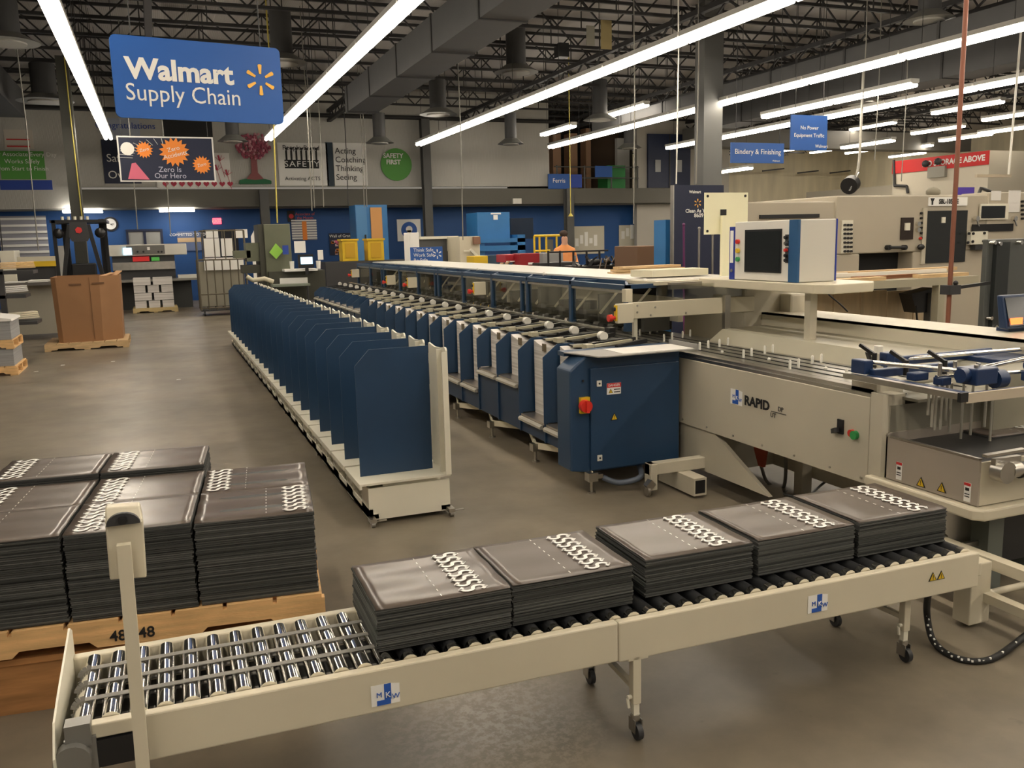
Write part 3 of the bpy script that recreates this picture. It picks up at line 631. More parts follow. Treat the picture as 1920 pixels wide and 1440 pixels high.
# paper piles standing on the trays
def parc(Y0,z,top,X=2.77):
    n=8; w=PIT-.07; g=MB(); vs=[]; 
    for i in range(n+1):
        y=Y0+.035+w*i/n; dz=-.035*(1-((i/n)*2-1)**2)
        for x in (X,X+.42): vs.append((x,y,top+dz)); 
    for i in range(n+1):
        y=Y0+.035+w*i/n
        for x in (X,X+.42): vs.append((x,y,z))
    fs=[]; m=2*(n+1)
    for i in range(n):
        a=2*i; fs+= [(a,a+1,a+3,a+2),(a,a+2,a+2+m,a+m),(a+1,a+1+m,a+3+m,a+3)]
    fs+=[(0,m,m+1,1),(2*n,2*n+1,2*n+1+m,2*n+m)]
    g.add(vs,fs); return g
names=['first','second','third','fourth','fifth','sixth','seventh','eighth','ninth','tenth','eleventh','twelfth','thirteenth','fourteenth']
for k in range(14):
    Y0=5.55+PIT*k; o=parc(Y0,th[k]-.004,.94).build('paper_stack',paperpile); tag(o,'tall white paper stack on the %s feeding tray from the blue cabinet'%names[k],'paper stack','white paper stacks on the feeding trays')
    MB().box(2.755,2.77,Y0+.22,Y0+.27,.87,.93).build('clamp',mat('clamp_bronze',(.20,.16,.10),.4,.5),coll)
# ------------------------------------------------ electrical cabinet
Yc0=5.30; t=thing('electrical_cabinet','blue electrical cabinet with red and yellow main switch at the end of the collating line','cabinet',(3.0,5.3,.14))
g=MB().prism([(2.51,.165),(2.51,.86),(2.63,.955),(3.37,.955),(3.37,.145),(2.64,.145)],'y',Yc0,Yc0+.22)
g.build('cabinet_body',blue,t,bevel=.012)
g=MB().box(2.655,3.355,Yc0-.022,Yc0-.001,.16,.872); g.build('door',blue,t,bevel=.006)
g=MB()
for z in (.765,.245): g.box(2.70,2.735,Yc0-.03,Yc0-.022,z-.02,z+.02)
g.each('door_lock',white,t)
g=MB()
for z in (.765,.245): g.cyl((2.7175,Yc0-.034,z),(2.7175,Yc0-.03,z),.007,8)
g.each('lock_slot',blk,t)
c=aty(1090,760,Yc0-.01)
g=MB().box(2.575,2.645,Yc0-.03,Yc0-.001,c.z-.055,c.z+.055); g.build('switch_plate',yel,t)
g=MB().cyl((2.60,Yc0-.075,c.z),(2.60,Yc0-.03,c.z),.042,20).box(2.59,2.61,Yc0-.095,Yc0-.075,c.z-.04,c.z+.04); g.build('rotary_switch',redp,t)
MB().cyl((2.605,Yc0-.012,.79),(2.605,Yc0-.004,.79),.008,8).build('key_hole',blk,t)
def decal(px,Y,th=.003): return rY(*px,Y)
x0,x1,z0,z1=rY(1138,718,1164,739,Yc0-.025); o=MB().box(x0,x1,Yc0-.026,Yc0-.022,z0,z1).build('danger_label',wht,t)
MB().box(x0,x1,Yc0-.028,Yc0-.026,z1-.03,z1).build('red_header',redw,o); text('DANGER',.022,((x0+x1)/2,Yc0-.029,z1-.015),EX,EZ,wht,o)
def warn(parent,c,s,nrm_u,nrm_v,n,name='warning_triangle'):
    u=Vector(nrm_u).normalized(); v=Vector(nrm_v).normalized(); n=Vector(n); c=Vector(c)
    g=MB(); g.mi=1; g.poly3([c+v*s*.62,c-u*s*.58-v*s*.42,c+u*s*.58-v*s*.42],.001,n); g.mi=0
    c2=c+n*.0015; g.poly3([c2+v*s*.45,c2-u*s*.42-v*s*.34,c2+u*s*.42-v*s*.34],.001,n); g.mi=1; c3=c2+n*.0015
    g.poly3([c3+v*s*.26-u*s*.04,c3-v*s*.1-u*s*.03,c3-v*s*.1+u*s*.03,c3+v*s*.26+u*s*.04],.0008,n); g.poly3([c3-v*s*.15-u*s*.035,c3-v*s*.24-u*s*.035,c3-v*s*.24+u*s*.035,c3-v*s*.15+u*s*.035],.0008,n)
    return g.build(name,[yel,blkp],parent)
warn(o,(x0+.028,Yc0-.027,z0+.022),.03,EX,EZ,-EY); g=MB().box((x0+x1)/2,x1-.008,Yc0-.028,Yc0-.026,z0+.03,z0+.036).box((x0+x1)/2,x1-.008,Yc0-.028,Yc0-.026,z0+.012,z0+.018); g.build('fine_print',blkp,o)
p=aty(1152,782,Yc0-.025); warn(t,(p.x,Yc0-.023,p.z),.05,EX,EZ,-EY)
# tray on top with papers
t=thing('metal_tray','thin grey metal tray on top of the blue cabinet','tray',(3.0,5.4,.96))
g=MB().prism([(2.66,5.17),(2.72,5.15),(3.42,5.17),(3.42,5.50),(2.56,5.50)],'z',.958,.966); g.build('tray_plate',mat('tray_grey',(.30,.29,.27),.45),t)
MB().box(3.415,3.425,5.15,5.52,.958,1.0).build('tray_edge',mat('tray_grey',(.3,.29,.27)),t)
MB().box(2.56,3.42,5.50,5.60,.935,.966).build('tray_back',blue,t)
for k,(x,y,l) in enumerate(((2.86,5.19,'left'),(3.13,5.19,'right'))):
    o=MB().box(x,x+.28,y,y+.30,.9665,.969).build('printed_page',paper); tag(o,'%s of the two white printed pages on the metal tray'%l,'paper')
# ================================================================ GUARD HOUSING over the feeder
t=thing('guard_housing','blue framed clear guard housing with white flat top beside the feeder line','machine guard',(4.0,6.3,.9)); hs=t
HX=3.5; HY0=6.3; HY1=HY0+10.4; ZT=1.345
g=MB().box(3.80,4.75,HY0+.05,HY1,ZT+.01,ZT+.035); g.build('white_top',mat('top_laminate',(.66,.64,.58),.3),t)
g=MB().box(HX,HX+.04,HY0,HY1,ZT-.03,ZT+.01).box(3.78,3.82,HY0,HY1,ZT-.02,ZT+.02)
for k in range(11): 
    y=HY0+1.04*k; g.box(HX,3.8,y,y+.035,ZT-.02,ZT+.015)
    if k<10: g.bar((HX+.02,y+.02,ZT),(3.8,y+.55,ZT+.005),.02)
g.build('top_frame',blue,t)
for k in range(11):
    y=HY0+1.04*k
    g=MB().box(HX,HX+.05,y,y+.05,1.0,ZT-.03).box(HX,HX+.04,y+.16,y+.20,1.0,ZT-.03) if k in (2,5,8) else MB().box(HX,HX+.05,y,y+.05,.98,ZT-.03)
    g.build('post',blue,t)
for k in range(10):
    y=HY0+1.04*k; o=MB().box(HX+.018,HX+.022,y+.05,y+1.04,1.0,ZT-.03).build('clear_door',glassm,t)
    MB().box(HX+.005,HX+.035,y+.05,y+1.04,ZT-.055,ZT-.035).build('door_rail',steel,o)
for k in range(5):   # joint bolts on the frame
    MB().ball((3.79,HY0+.2+2.1*k,ZT+.03),.022,8).build('corner_joint',white,t)
g=MB().box(4.05,4.10,HY0+.1,HY1,1.02,1.22); g.build('inner_rail',cream,t)
g=MB()
random.seed(3)
for k in range(38):
    y=HY0+.15+.27*k; g.box(3.75,4.0,y,y+random.uniform(.03,.1),.95,random.uniform(1.0,1.27)); g.cyl((3.62,y,.97),(3.62,y+.1,.97),.03,8)
g.box(4.25,4.30,HY0+.6,HY1,.9,1.33)
g.build('inner_mechanism',mat('mech_dark',(.06,.058,.05),.5,.2),t)
g=MB()
for k in range(20):
    y=HY0+.3+.5*k; g.bar((3.9,y,1.3),(3.75,y+.15,1.05),.02); g.box(3.85,3.93,y+.2,y+.26,1.0,1.12)
g.build('inner_arms',cream,t)
# end beam, e-stop boxes
Ye=5.98
x0,x1,z0,z1=rY(1182,562,1386,594,Ye)
t=thing('end_crossbeam','cream steel crossbeam with slotted bracket in front of the guard housing','beam',(x0,Ye,z0))
MB().box(x0,x1+.15,Ye,Ye+.04,1.115,1.24).build('beam_plate',cream,t,bevel=.004)
g=MB()
for (bx,bz) in ((.06,.1),(.06,.05),(.22,.08),(.18,.02),(.5,.02),(.86,.1)): g.cyl((x0+bx,Ye-.006,1.115+bz),(x0+bx,Ye,1.115+bz),.008,8)
g.each('bolt',steel,t)
x0b,x1b,z0b,z1b=rY(1354,560,1364,621,Ye); MB().box(x0b,x1b,Ye-.04,Ye-.001,z0b,z1b+.03).build('slotted_bracket',steel,t)
MB().box(3.62,4.5,Ye+.045,Ye+.06,1.24,1.36).build('upper_guard',glassm,t)
MB().box(3.40,3.43,Ye+.02,Ye+.05,.93,1.115).build('support_post',mat('post_cream',(.6,.58,.46),.5),t)
MB().box(3.36,3.42,Ye+.08,Ye+.14,1.24,1.34).build('upper_post',cream,t)
def estop(x,y,z,label,s=1):
    t=thing('emergency_stop_box',label,'switch box',(x,y,z),'emergency stop boxes on the guard housing')
    MB().box(0,.14*s,0,.05,0,.15*s).build('box_body',cream,t,bevel=.006,local=True)
    MB().box(-.012,0,.008,.042,.02*s,.14*s).build('button_plate',yel,t,local=True)
    MB().cyl((-.07*s,.025,.045*s),(-.04*s,.025,.045*s),.028*s,14).cyl((-.04*s,.025,.045*s),(-.012,.025,.045*s),.014*s,10).build('red_button',redp,t,local=True)
    MB().cyl((-.03,.025,.11*s),(-.012,.025,.11*s),.016*s,12).build('round_switch',blk,t,local=True)
    return t
e0=estop(3.22,5.93,1.09,'cream switch box with red mushroom button at the near end of the guard housing')
for px,l in ((902,'second'),(775,'third'),(735,'fourth'),(668,'fifth')):
    p=atx(px,{902:545,775:533,735:528,668:515,612:512}[px],3.44); dup(e0,(3.36,p.y,p.z-.05),'cream red-button switch box, %s from the near end of the guard housing'%l)
# ================================================================ GREY TRANSPORT MACHINE
t=thing('transport_machine','long grey transport machine with RAPID lettering on its side panel','machine',(3.6,4.4,0)); tm=t
XP=3.40; PZ0,PZ1=.415,.885
g=MB().box(XP,XP+.015,3.52,5.36,PZ0,PZ1); g.build('side_panel',greym,t,bevel=.004)
ep=[(XP-.001,3.515),(XP-.001,3.43),(XP+.012,3.412),(XP+.03,3.405),(XP+.12,3.405),(XP+.12,3.515)]
MB().prism(ep,'z',PZ0-.01,PZ1+.03).build('end_panel',greym,t)
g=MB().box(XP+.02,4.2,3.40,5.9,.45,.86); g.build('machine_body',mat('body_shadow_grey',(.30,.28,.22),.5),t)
g=MB().box(XP+.004,XP+.10,3.52,6.0,PZ1,.905).box(XP+.02,XP+.08,3.52,6.0,.905,.925); g.build('edge_rails',steel,t)
g=MB().box(XP+.10,4.18,3.30,6.0,.885,.90); g.build('bed_plate',mat('bed_metal',(.35,.34,.29),.3,.8),t)
g=MB()
for k in range(5): g.box(XP+.16+.105*k,XP+.175+.105*k,3.45,6.0,.9,.904)
g.each('chain_slot',blk,t)
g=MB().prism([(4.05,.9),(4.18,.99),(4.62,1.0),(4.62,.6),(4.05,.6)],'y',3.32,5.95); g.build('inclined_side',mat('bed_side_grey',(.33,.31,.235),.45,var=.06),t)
g=MB().box(4.60,4.64,3.3,6.6,.95,1.10).box(4.60,5.05,3.25,6.6,1.085,1.10); g.build('back_ledge',mat('ledge_light',(.60,.56,.45),.45),t)
# pins
pins=[(1200,624),(1219,620),(1232,617),(1245,634),(1260,631),(1280,628),(1294,625),(1312,650),(1328,647),(1349,644),(1365,641),(1394,665),(1409,662),(1434,657),(1449,655),(1481,686),(1497,683),(1523,677),(1540,674),(1587,703)]
for (px,py) in pins:
    p=atz(px,py+6,.90); MB().cyl((p.x,p.y,.90),(p.x,p.y,.948),.009,10).ball((p.x,p.y,.948),.009,8,(1,1,1.4)).build('white_pin',white,t)
g=MB()
for q in ((1354,661),(1442,675),(1548,692)):
    p=atz(q[0],q[1],.92); g.ball((p.x,p.y,.925),.012,8)
g.each('guide_button',white,t)
# writing on the side
def logo(parent,c,s,u,v,n):
    u=Vector(u);v=Vector(v);n=Vector(n);c=Vector(c)
    o=MB().poly3([c-u*s*.5-v*s*.42,c+u*s*.5-v*s*.42,c+u*s*.5+v*s*.32,c+u*s*.1+v*s*.38,c-u*s*.5+v*s*.38],.001,n).build('maker_logo',wht,parent)
    c2=c+n*.0015
    g=MB().poly3([c2-u*s*.05-v*s*.2,c2+u*s*.2-v*s*.2,c2+u*s*.2+v*s*.38,c2-u*s*.05+v*s*.38],.001,n); g.poly3([c2-u*s*.32-v*s*.38,c2+u*s*.18-v*s*.38,c2+u*s*.18-v*s*.2,c2-u*s*.32-v*s*.2],.001,n); g.build('blue_block',mat('logo_blue',(.02,.10,.45),.5),o)
    text('M',s*.25,c2-u*s*.22+v*s*0,u,v,mat('logo_blue',(.02,.1,.45)),o,sx=1.1); text('K',s*.28,c2+u*s*.08-v*s*.05+n*.002,u,v,wht,o); text('W',s*.25,c2+u*s*.34-v*s*.14,u,v,mat('logo_blue',(.02,.1,.45)),o)
    return o
nx=-EX; uu=-EY
p=atx(1381,744,XP); logo(t,(XP-.001,p.y,p.z),.125,uu,EZ,nx)
p=atx(1421,757,XP); text('RAPID',.082,(XP-.002,p.y+.01,p.z),uu,EZ,blkp,t,bold=.003,sx=1.1,ay='CENTER')
p=atx(1464,768,XP); text('DP',.04,(XP-.002,p.y,p.z),uu,EZ,blkp,t); p=atx(1450,779,XP); text('UT',.04,(XP-.002,p.y,p.z),uu,EZ,blkp,t)
a=atx(1446,771,XP); b=atx(1474,778,XP); MB().box(XP-.002,XP,b.y,a.y,(a.z+b.z)/2-.002,(a.z+b.z)/2+.002).build('lettering_line',blkp,t)
p=atx(1577,803,XP); MB().box(XP-.01,XP,p.y-.022,p.y+.022,p.z-.03,p.z+.05).bar((XP-.01,p.y+.05,p.z-.025),(XP-.03,p.y,p.z-.005),.025).build('black_switch',blk,t)
p=atx(1602,814,XP); g=MB(); g.cyl((XP-.02,p.y+.012,p.z+.004),(XP,p.y+.012,p.z+.004),.02,14); g.build('red_half_button',redp,t); MB().cyl((XP-.022,p.y-.012,p.z-.002),(XP,p.y-.012,p.z-.002),.024,14).build('green_half_button',grn,t)
# screws along lower edge
g=MB()
for y in (5.3,5.0,4.7,4.4,4.1,3.8,3.56): g.cyl((XP-.006,y,PZ0+.03),(XP,y,PZ0+.03),.007,8)
g.each('panel_screw',steel,t)
# stand: plate, foot, square tube
g=MB().prism([(5.36,.415),(4.95,.415),(4.35,.12),(5.36,.12)],'x',3.42,3.45); g.build('stand_gusset',greym,t)
g=MB().box(2.98,3.5,5.05,5.12,.14,.22).box(2.98,3.03,5.03,5.12,0.04,.22).box(3.452,4.1,5.05,5.45,.10,.41); g.build('stand_foot',greym,t,bevel=.005)
g=MB().box(3.20,3.30,4.85,5.3,.02,.14); g.build('square_tube',greym,t); MB().box(3.212,3.288,4.848,4.851,.035,.125).build('tube_mouth',blk,t)
g=MB().cyl((2.95,5.04,.035),(2.97,5.04,.035),.03,12).bar((2.96,5.05,.06),(3.0,5.05,.1),.05); g.build('adjuster_foot',steel,t)
p=atz(1512,930,0); g=MB().box(p.x-.04,p.x+.04,p.y,p.y+.08,0,.42).box(4.0,4.1,3.5,5.4,.1,.2); g.build('rear_leg',greym,t)
p=atx(1425,880,3.6); MB().prism([(p.y-.06,.36),(p.y+.10,.40),(p.y+.06,.30),(p.y+.02,.22),(p.y-.03,.22)],'x',3.6,3.62).build('red_pedal_guard',mat('dull_red',(.30,.05,.02),.5),t)
# cables under
random.seed(11)
def fcurve(pts,r,m,name,label,cat='cable',sub=8):
    P=[Vector(p) for p in pts]; out=[]
    for i in range(len(P)-1):
        p0=P[max(i-1,0)];p1=P[i];p2=P[i+1];p3=P[min(i+2,len(P)-1)]
        for k in range(sub):
            s=k/sub; out.append(.5*((2*p1)+(-p0+p2)*s+(2*p0-5*p1+4*p2-p3)*s*s+(-p0+3*p1-3*p2+p3)*s**3))
    out.append(P[-1]); o=MB().tube(out,r,8).build(name,m); tag(o,label,cat); return o
def zf(x,y,z=.0): p=atz(x,y,z); return (p.x,p.y,p.z)
fcurve([(3.75,5.0,.42),(3.78,4.9,.15),zf(1440,905,.01),zf(1470,912,.01),(3.7,4.55,.42)],.012,cable,'floor_cable','grey cable looping below the RAPID panel towards the floor, left loop')
fcurve([(3.8,4.5,.42),zf(1495,905,.012),zf(1470,925,.012),zf(1510,930,.012),zf(1545,905,.05),(3.95,4.2,.35),(3.9,4.35,.42)],.009,mat('dark_cable',(.06,.06,.055),.5),'floor_cable','dark thin cable coiled below the RAPID panel, right loop')
fcurve([zf(1130,895,.10),zf(1160,905,.06),zf(1200,895,.09),(3.1,5.4,.12)],.02,mat('blue_grey_cable',(.10,.12,.16),.5),'floor_cable','bundle of blue-grey hose under the blue electrical cabinet')
# ================================================================ MONITOR SHELF, CONTROL CONSOLE
XC=4.2
t=thing('console_support','grey machine housing with flat shelf carrying the control console','machine',(4.4,5.5,0)); cs=t
g=MB().prism([(4.15,4.86),(4.15,6.25),(4.78,6.25),(4.72,4.90),(4.62,4.80),(4.24,4.76)],'z',1.325,1.39); g.build('shelf',cream,t,bevel=.006)
x0,x1,z0,z1=rY(1395,548,1500,640,6.0)
g=MB().box(x0,x1,6.0,6.9,.6,1.325).box(x0+.35,x1-.05,5.86,6.0,.6,1.25); g.build('housing_body',greym,t,bevel=.02)
MB().box(3.75,4.25,6.25,6.75,1.345,1.375).build('side_shelf',cream,t)
g=MB().box(3.85,4.22,6.2,6.24,1.31,1.365); g.build('shelf_lip',steel,t)
p=aty(1525,600,5.0); MB().box(p.x-.03,p.x+.03,5.0,5.06,.95,1.325).build('shelf_post',greym,t)
MB().box(4.35,4.5,5.9,5.95,1.30,1.325).build('bracket',blk,t)
Y0,Y1,z0,z1=rX(1378,415,1497,523,XC)
t=thing('control_console','grey control console with dark square screen and coloured buttons','control panel',(4.3,5.4,1.40))
xe=aty(1567,480,Y0).x
MB().box(XC+.012,xe,Y0,Y1,1.392,1.835).build('console_body',mat('console_grey',(.62,.60,.54),.4),t,bevel=.008)
MB().box(XC,XC+.012,Y0+.10,Y1,1.395,1.832).build('front_plate',mat('console_face',(.70,.68,.63),.4),t,bevel=.003)
MB().box(XC-.004,XC+.014,Y0,Y0+.10,1.393,1.834).build('blue_stripe',mat('stripe_blue',(.02,.09,.22),.4),t)
MB().box(xe-.005,xe+.006,Y0-.004,Y0+.01,1.395,1.835).build('blue_edge',bluebin,t)
a0,a1,b0,b1=rX(1397,430,1466,511,XC); MB().box(XC-.005,XC-.001,a0,a1,b0,b1).build('screen_bezel',blk,t); MB().box(XC-.007,XC-.005,a0+.015,a1-.015,b0+.015,b1-.015).build('screen',screen,t)
for (px,py,m,nm) in ((1385,453,redp,'red_lamp'),(1385,470,yel,'yellow_lamp'),(1385,486,grn,'green_lamp')):
    p=atx(px,py,XC); MB().cyl((XC-.02,p.y,p.z),(XC,p.y,p.z),.018,14).build(nm,m,t)
for (py,m,nm) in ((445,blk,'key_switch'),(456,steel,'key_switch'),(469,redp,'stop_button'),(479,blk,'key_switch'),(488,blk,'rotary_knob')):
    p=atx(1476,py,XC); MB().box(XC-.004,XC-.0005,p.y-.018,p.y+.018,p.z-.02,p.z+.02).build('switch_plate',dark,t); MB().cyl((XC-.025,p.y,p.z),(XC-.004,p.y,p.z),.012,10).build(nm,m,t)
p=atx(1369,470,XC); o=thing('ring_binder','blue ring binder standing at the left side of the control console','binder',(XC,p.y,1.39))
b0,b1,_,_=rX(1360,425,1377,520,XC+.02); MB().box(XC+.0,XC+.26,Y1+.006,Y1+.075,1.391,1.80).build('cover',bluebin,o,bevel=.004); MB().box(XC-.002,XC,Y1+.02,Y1+.06,1.52,1.77).build('spine_label',wht,o); MB().cyl((XC-.003,Y1+.04,1.46),(XC,Y1+.04,1.46),.014,12).build('finger_ring',steel,o)
# cream square sheet behind
Yp=6.6; x0,x1,z0,z1=rY(1321,361,1402,439,Yp); t=thing('square_plate','square pale yellow plate on an upright post behind the binder','plate',((x0+x1)/2,Yp,z0))
MB().box(x0,x1,Yp,Yp+.008,z0,z1).build('plate',mat('plate_yellow',(.86,.83,.58),.5),t)
g=MB()
for (u,v) in ((x0+.03,z0+.03),(x0+.03,z1-.03),(x1-.03,z1-.03),(x1-.03,z0+.03)): g.cyl((u,Yp-.004,v),(u,Yp,v),.012,10)
p=aty(1356,398,Yp); g.box(p.x-.03,p.x+.03,Yp-.006,Yp,p.z-.025,p.z+.025); g.each('hole',blk,t)
MB().box(p.x-.035,p.x+.06,Yp-.04,Yp-.01,1.38,p.z-.03).build('post',mat('plate_yellow',(.72,.69,.46)),t)
# planks and box on white top
for k,(pa,pb,zz) in enumerate((((1175,520),(1262,514),1.36),((1178,514),(1258,508),1.385),((1176,510),(1255,503),1.41))):
    a=atz(*pa,1.40); b=atz(*pb,1.40)
    o=MB().bar((4.2+.03*k,7.9-.03*k,zz+.022+.002*k),(5.0,7.75+.1*k,zz+.022+.002*k),.16,.022).build('wooden_plank',woodl); tag(o,['bottom','middle','top'][k]+' orange wooden plank of the pile on the white housing top','plank','planks on the white top')
p=atz(1243,522,1.40); o=MB().prism([(3.92,6.78),(3.98,6.70),(4.55,6.70),(4.55,6.95),(3.92,6.98)],'z',1.39,1.45).build('cream_tray_box',mat('cream_box',(.68,.64,.48),.5)); tag(o,'flat cream box lying on the shelf left of the binder','box')
# ================================================================ DELIVERY BOX (tin hopper) and blue head
t=thing('delivery_hopper','brushed metal open hopper box with warning labels at the right','hopper',(3.7,3.1,.43)); dh=t
Ya,Yb_=2.84,3.40
tin=mat('tin',(.42,.37,.31),.45,.25,var=.08,scale=2)
g=MB().box(3.40,3.41,Ya,Yb_,.485,.705).box(3.40,4.3,Yb_-.01,Yb_,.485,.72); g.build('box_walls',tin,t)
MB().box(3.411,4.3,Ya,Ya+.012,.485,.69).build('front_wall',cream,t)
MB().box(3.395,3.415,Ya,Yb_,.703,.711).build('top_rim',steel,t)
MB().box(3.412,4.28,Ya+.014,Yb_-.012,.50,.672).build('inner_floor',blk,t)
MB().prism([(3.36,2.83),(3.40,2.79),(4.6,2.79),(4.6,3.5),(3.36,3.5)],'z',.425,.480).build('base_slab',cream,t,bevel=.01)
for (px,py) in ((1686,883),(1814,923)):
    p=atx(px,py,3.399); o=MB().box(3.397,3.3995,p.y-.018,p.y+.018,p.z-.045,p.z+.045).build('caution_label',wht,t); MB().box(3.395,3.397,p.y-.018,p.y+.018,p.z+.032,p.z+.045).build('red_header',redw,o); MB().box(3.395,3.397,p.y-.01,p.y+.01,p.z+.008,p.z+.022).box(3.395,3.397,p.y-.013,p.y+.013,p.z-.01,p.z-.006).box(3.395,3.397,p.y-.013,p.y+.013,p.z-.022,p.z-.018).build('fine_print',blkp,o)
for (px,py) in ((1727,905),(1766,915)):
    p=atx(px,py,3.399); warn(t,(3.398,p.y,p.z),.048,-EY,EZ,-EX)
p=aty(1880,860,2.79)
g=MB().cyl((p.x-.02,2.74,.66),(p.x-.02,2.80,.66),.05,20).cyl((p.x+.02,2.77,.66),(p.x+.08,2.77,.66),.035,16); g.build('gear_head',steel,t)
g=MB().cyl((p.x+.08,2.77,.655),(p.x+.35,2.77,.645),.038,18); g.build('motor',blk,t)
g=MB().bar((p.x-.10,2.80,.735),(p.x+.12,2.78,.745),.03,.012).box(p.x-.06,p.x+.1,2.775,2.80,.69,.72); g.build('top_bracket',steel,t)
# printed sheets behind hopper
# legs and low frame of delivery
g=MB().box(3.18,3.30,2.66,2.75,.02,.30).box(3.16,3.20,2.63,2.77,.26,.32); g.build('front_leg',cream,t,bevel=.005)
g=MB().bar((3.25,2.75,.22),(3.25,3.3,.22),.05,.07).bar((3.38,3.6,.26),(3.38,1.9,.26),.06,.05).bar((3.28,3.2,.14),(3.28,1.8,.14),.05,.04).cyl((3.25,2.70,.13),(4.1,2.70,.13),.016,10); g.build('low_frame',cream,t)
g=MB().box(3.62,3.72,2.95,3.4,.0,.43).box(3.98,4.6,3.0,3.5,.0,.43); g.build('rear_body',mat('slate_panel',(.13,.145,.125),.4),t); 
g=MB().box(3.45,3.62,3.05,3.25,.20,.42).cyl((3.40,3.1,.3),(3.75,3.05,.31),.014,8).bar((3.3,3.3,.35),(3.6,3.0,.38),.02).cyl((3.36,3.05,.25),(3.44,3.05,.25),.04,14).box(3.4,3.75,3.0,3.02,.21,.235); g.build('drive_parts',steel,t)
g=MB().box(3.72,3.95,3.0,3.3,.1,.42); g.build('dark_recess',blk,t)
# suction head
t=thing('suction_head','blue and chrome suction head frame hanging over the metal hopper','machine',(3.6,3.3,.98)); sh=t
g=MB().box(3.34,3.375,2.92,3.66,.975,1.003); g.build('front_bar',steel,t)
MB().box(3.335,3.38,2.905,2.925,.965,1.008).build('end_cap',blk,t)
g=MB().box(3.38,5.0,2.915,2.93,.955,1.0); g.build('side_rail',mat('rail_tan',(.50,.43,.33),.5),t)
g=MB().box(3.39,3.45,3.56,3.66,1.0,1.075).box(3.40,3.44,2.95,3.56,.985,1.0).box(3.42,4.0,3.52,3.56,.985,1.03); g.build('blue_bracket',bluem,t,bevel=.006)
g=MB().cyl((3.44,3.62,1.06),(3.62,3.08,1.06),.012,10).cyl((3.62,3.12,1.06),(4.4,3.25,1.09),.012,10).cyl((3.75,3.75,1.03),(4.6,3.6,1.05),.012,10).cyl((3.5,3.2,1.03),(4.3,3.05,1.03),.01,10); g.each('chrome_rod',chrome,t)
g=MB().box(3.56,3.70,3.02,3.14,1.005,1.085).cyl((3.52,3.08,1.05),(3.74,3.08,1.05),.035,14).box(3.50,3.56,3.16,3.22,.99,1.03).cyl((3.72,3.06,1.02),(3.78,3.06,1.02),.045,14).box(3.45,3.54,3.28,3.34,1.0,1.04)
g.box(3.95,4.25,3.02,3.10,.99,1.04).cyl((4.0,3.1,1.06),(4.2,3.1,1.06),.03,12).box(3.68,3.74,3.70,3.76,1.02,1.08).box(3.68,4.5,3.72,3.75,1.0,1.05).box(3.42,5.0,2.935,2.97,.965,.995).box(4.3,5.0,3.5,3.9,.95,1.02).box(5.15,5.23,4.1,4.17,1.02,1.12)
g.build('blue_castings',bluem,t,bevel=.006)
for (px,py0,py1) in ((1742,735,778),(1750,737,800),(1756,738,806),(1766,742,805),(1775,745,788),(1783,748,810),(1805,757,822),(1823,752,815),(1849,745,800),(1861,748,826)):
    p=aty(px,py0,3.12+.012*((px*7)%9)); q=aty(px,py1,p.y); MB().cyl((p.x,p.y,.99),(p.x,p.y,q.z),.0065,8).build('suction_rod',mat('rod_grey',(.42,.40,.34),.4,.4),t)
for (px,py) in ((1640,655),(1700,668),(1772,668)):
    p=atz(px,py,1.10); MB().bar((p.x,p.y,1.07),(p.x-.03,p.y+.08,1.12),.018).cyl((p.x,p.y,1.0),(p.x,p.y,1.08),.014,8).build('clamp_lever',blk,t)
g=MB()
for (x,y) in ((3.6,3.06),(3.66,3.1),(3.62,3.2),(4.0,3.06),(4.1,3.06),(3.5,3.18),(4.2,3.06)): g.cyl((x,y,1.04),(x,y,1.10),.010,8)
g.each('bolt_head',steel,t)
MB().box(3.42,3.60,3.50,3.68,.90,.955).cyl((3.58,3.6,.93),(3.9,3.52,.95),.018,10).build('linear_drive',greym,t)
# sensor blocks on the bed
for (px,py,l) in ((1657,672,'left'),(1812,655,'right')):
    p=aty(px,py,4.1 if px<1700 else 4.5); t=thing('sensor_block','%s sensor block with a white cap above the grey machine bed'%l,'sensor',(p.x,p.y,p.z-.05))
    MB().box(p.x,p.x+.045,p.y,p.y+.06,p.z-.09,p.z+.03).build('block_body',bluem if px<1700 else dark,t,bevel=.003); MB().box(p.x-.045,p.x,p.y,p.y+.06,p.z-.12,p.z+.03).build('grey_side',greym,t); MB().cyl((p.x-.015,p.y+.03,p.z+.03),(p.x-.015,p.y+.03,p.z+.075),.026,16).build('white_cap',white,t); MB().bar((p.x-.10,p.y,p.z-.02),(p.x-.13,p.y,p.z+.05),.02).tube([(p.x-.1,p.y,p.z-.02),(p.x-.13,p.y,p.z-.06),(p.x-.1,p.y,p.z-.11),(p.x-.06,p.y,p.z-.06),(p.x-.09,p.y,p.z-.02)],.004,6).build('lever',blk,t)
# operator terminal at right edge
p=atx(1890,590,4.4); t=thing('operator_terminal','blue operator terminal with orange lit display at the right picture edge','control panel',(4.4,p.y,1.0))
Yt=3.9; x0,x1,z0,z1=rY(1890,552,1985,614,Yt)
MB().prism([(Yt,z0),(Yt+.05,z1),(Yt+.09,z1),(Yt+.06,z0)],'x',x0,x1).build('terminal_head',mat('terminal_navy',(.012,.03,.08),.4),t,bevel=.01)
MB().prism([(Yt-.004,z0+.02),(Yt+.042,z1-.015),(Yt+.046,z1-.015),(Yt+.0,z0+.02)],'x',x0+.02,x1-.02).build('display_glass',screen,t)
MB().box(x0+.03,x0+.13,Yt-.002,Yt+.006,z0+.028,z0+.068).build('orange_display',lcdo,t)
MB().box(x0+.08,x1,Yt+.05,Yt+.14,.9,z0).build('terminal_stand',bluem,t)
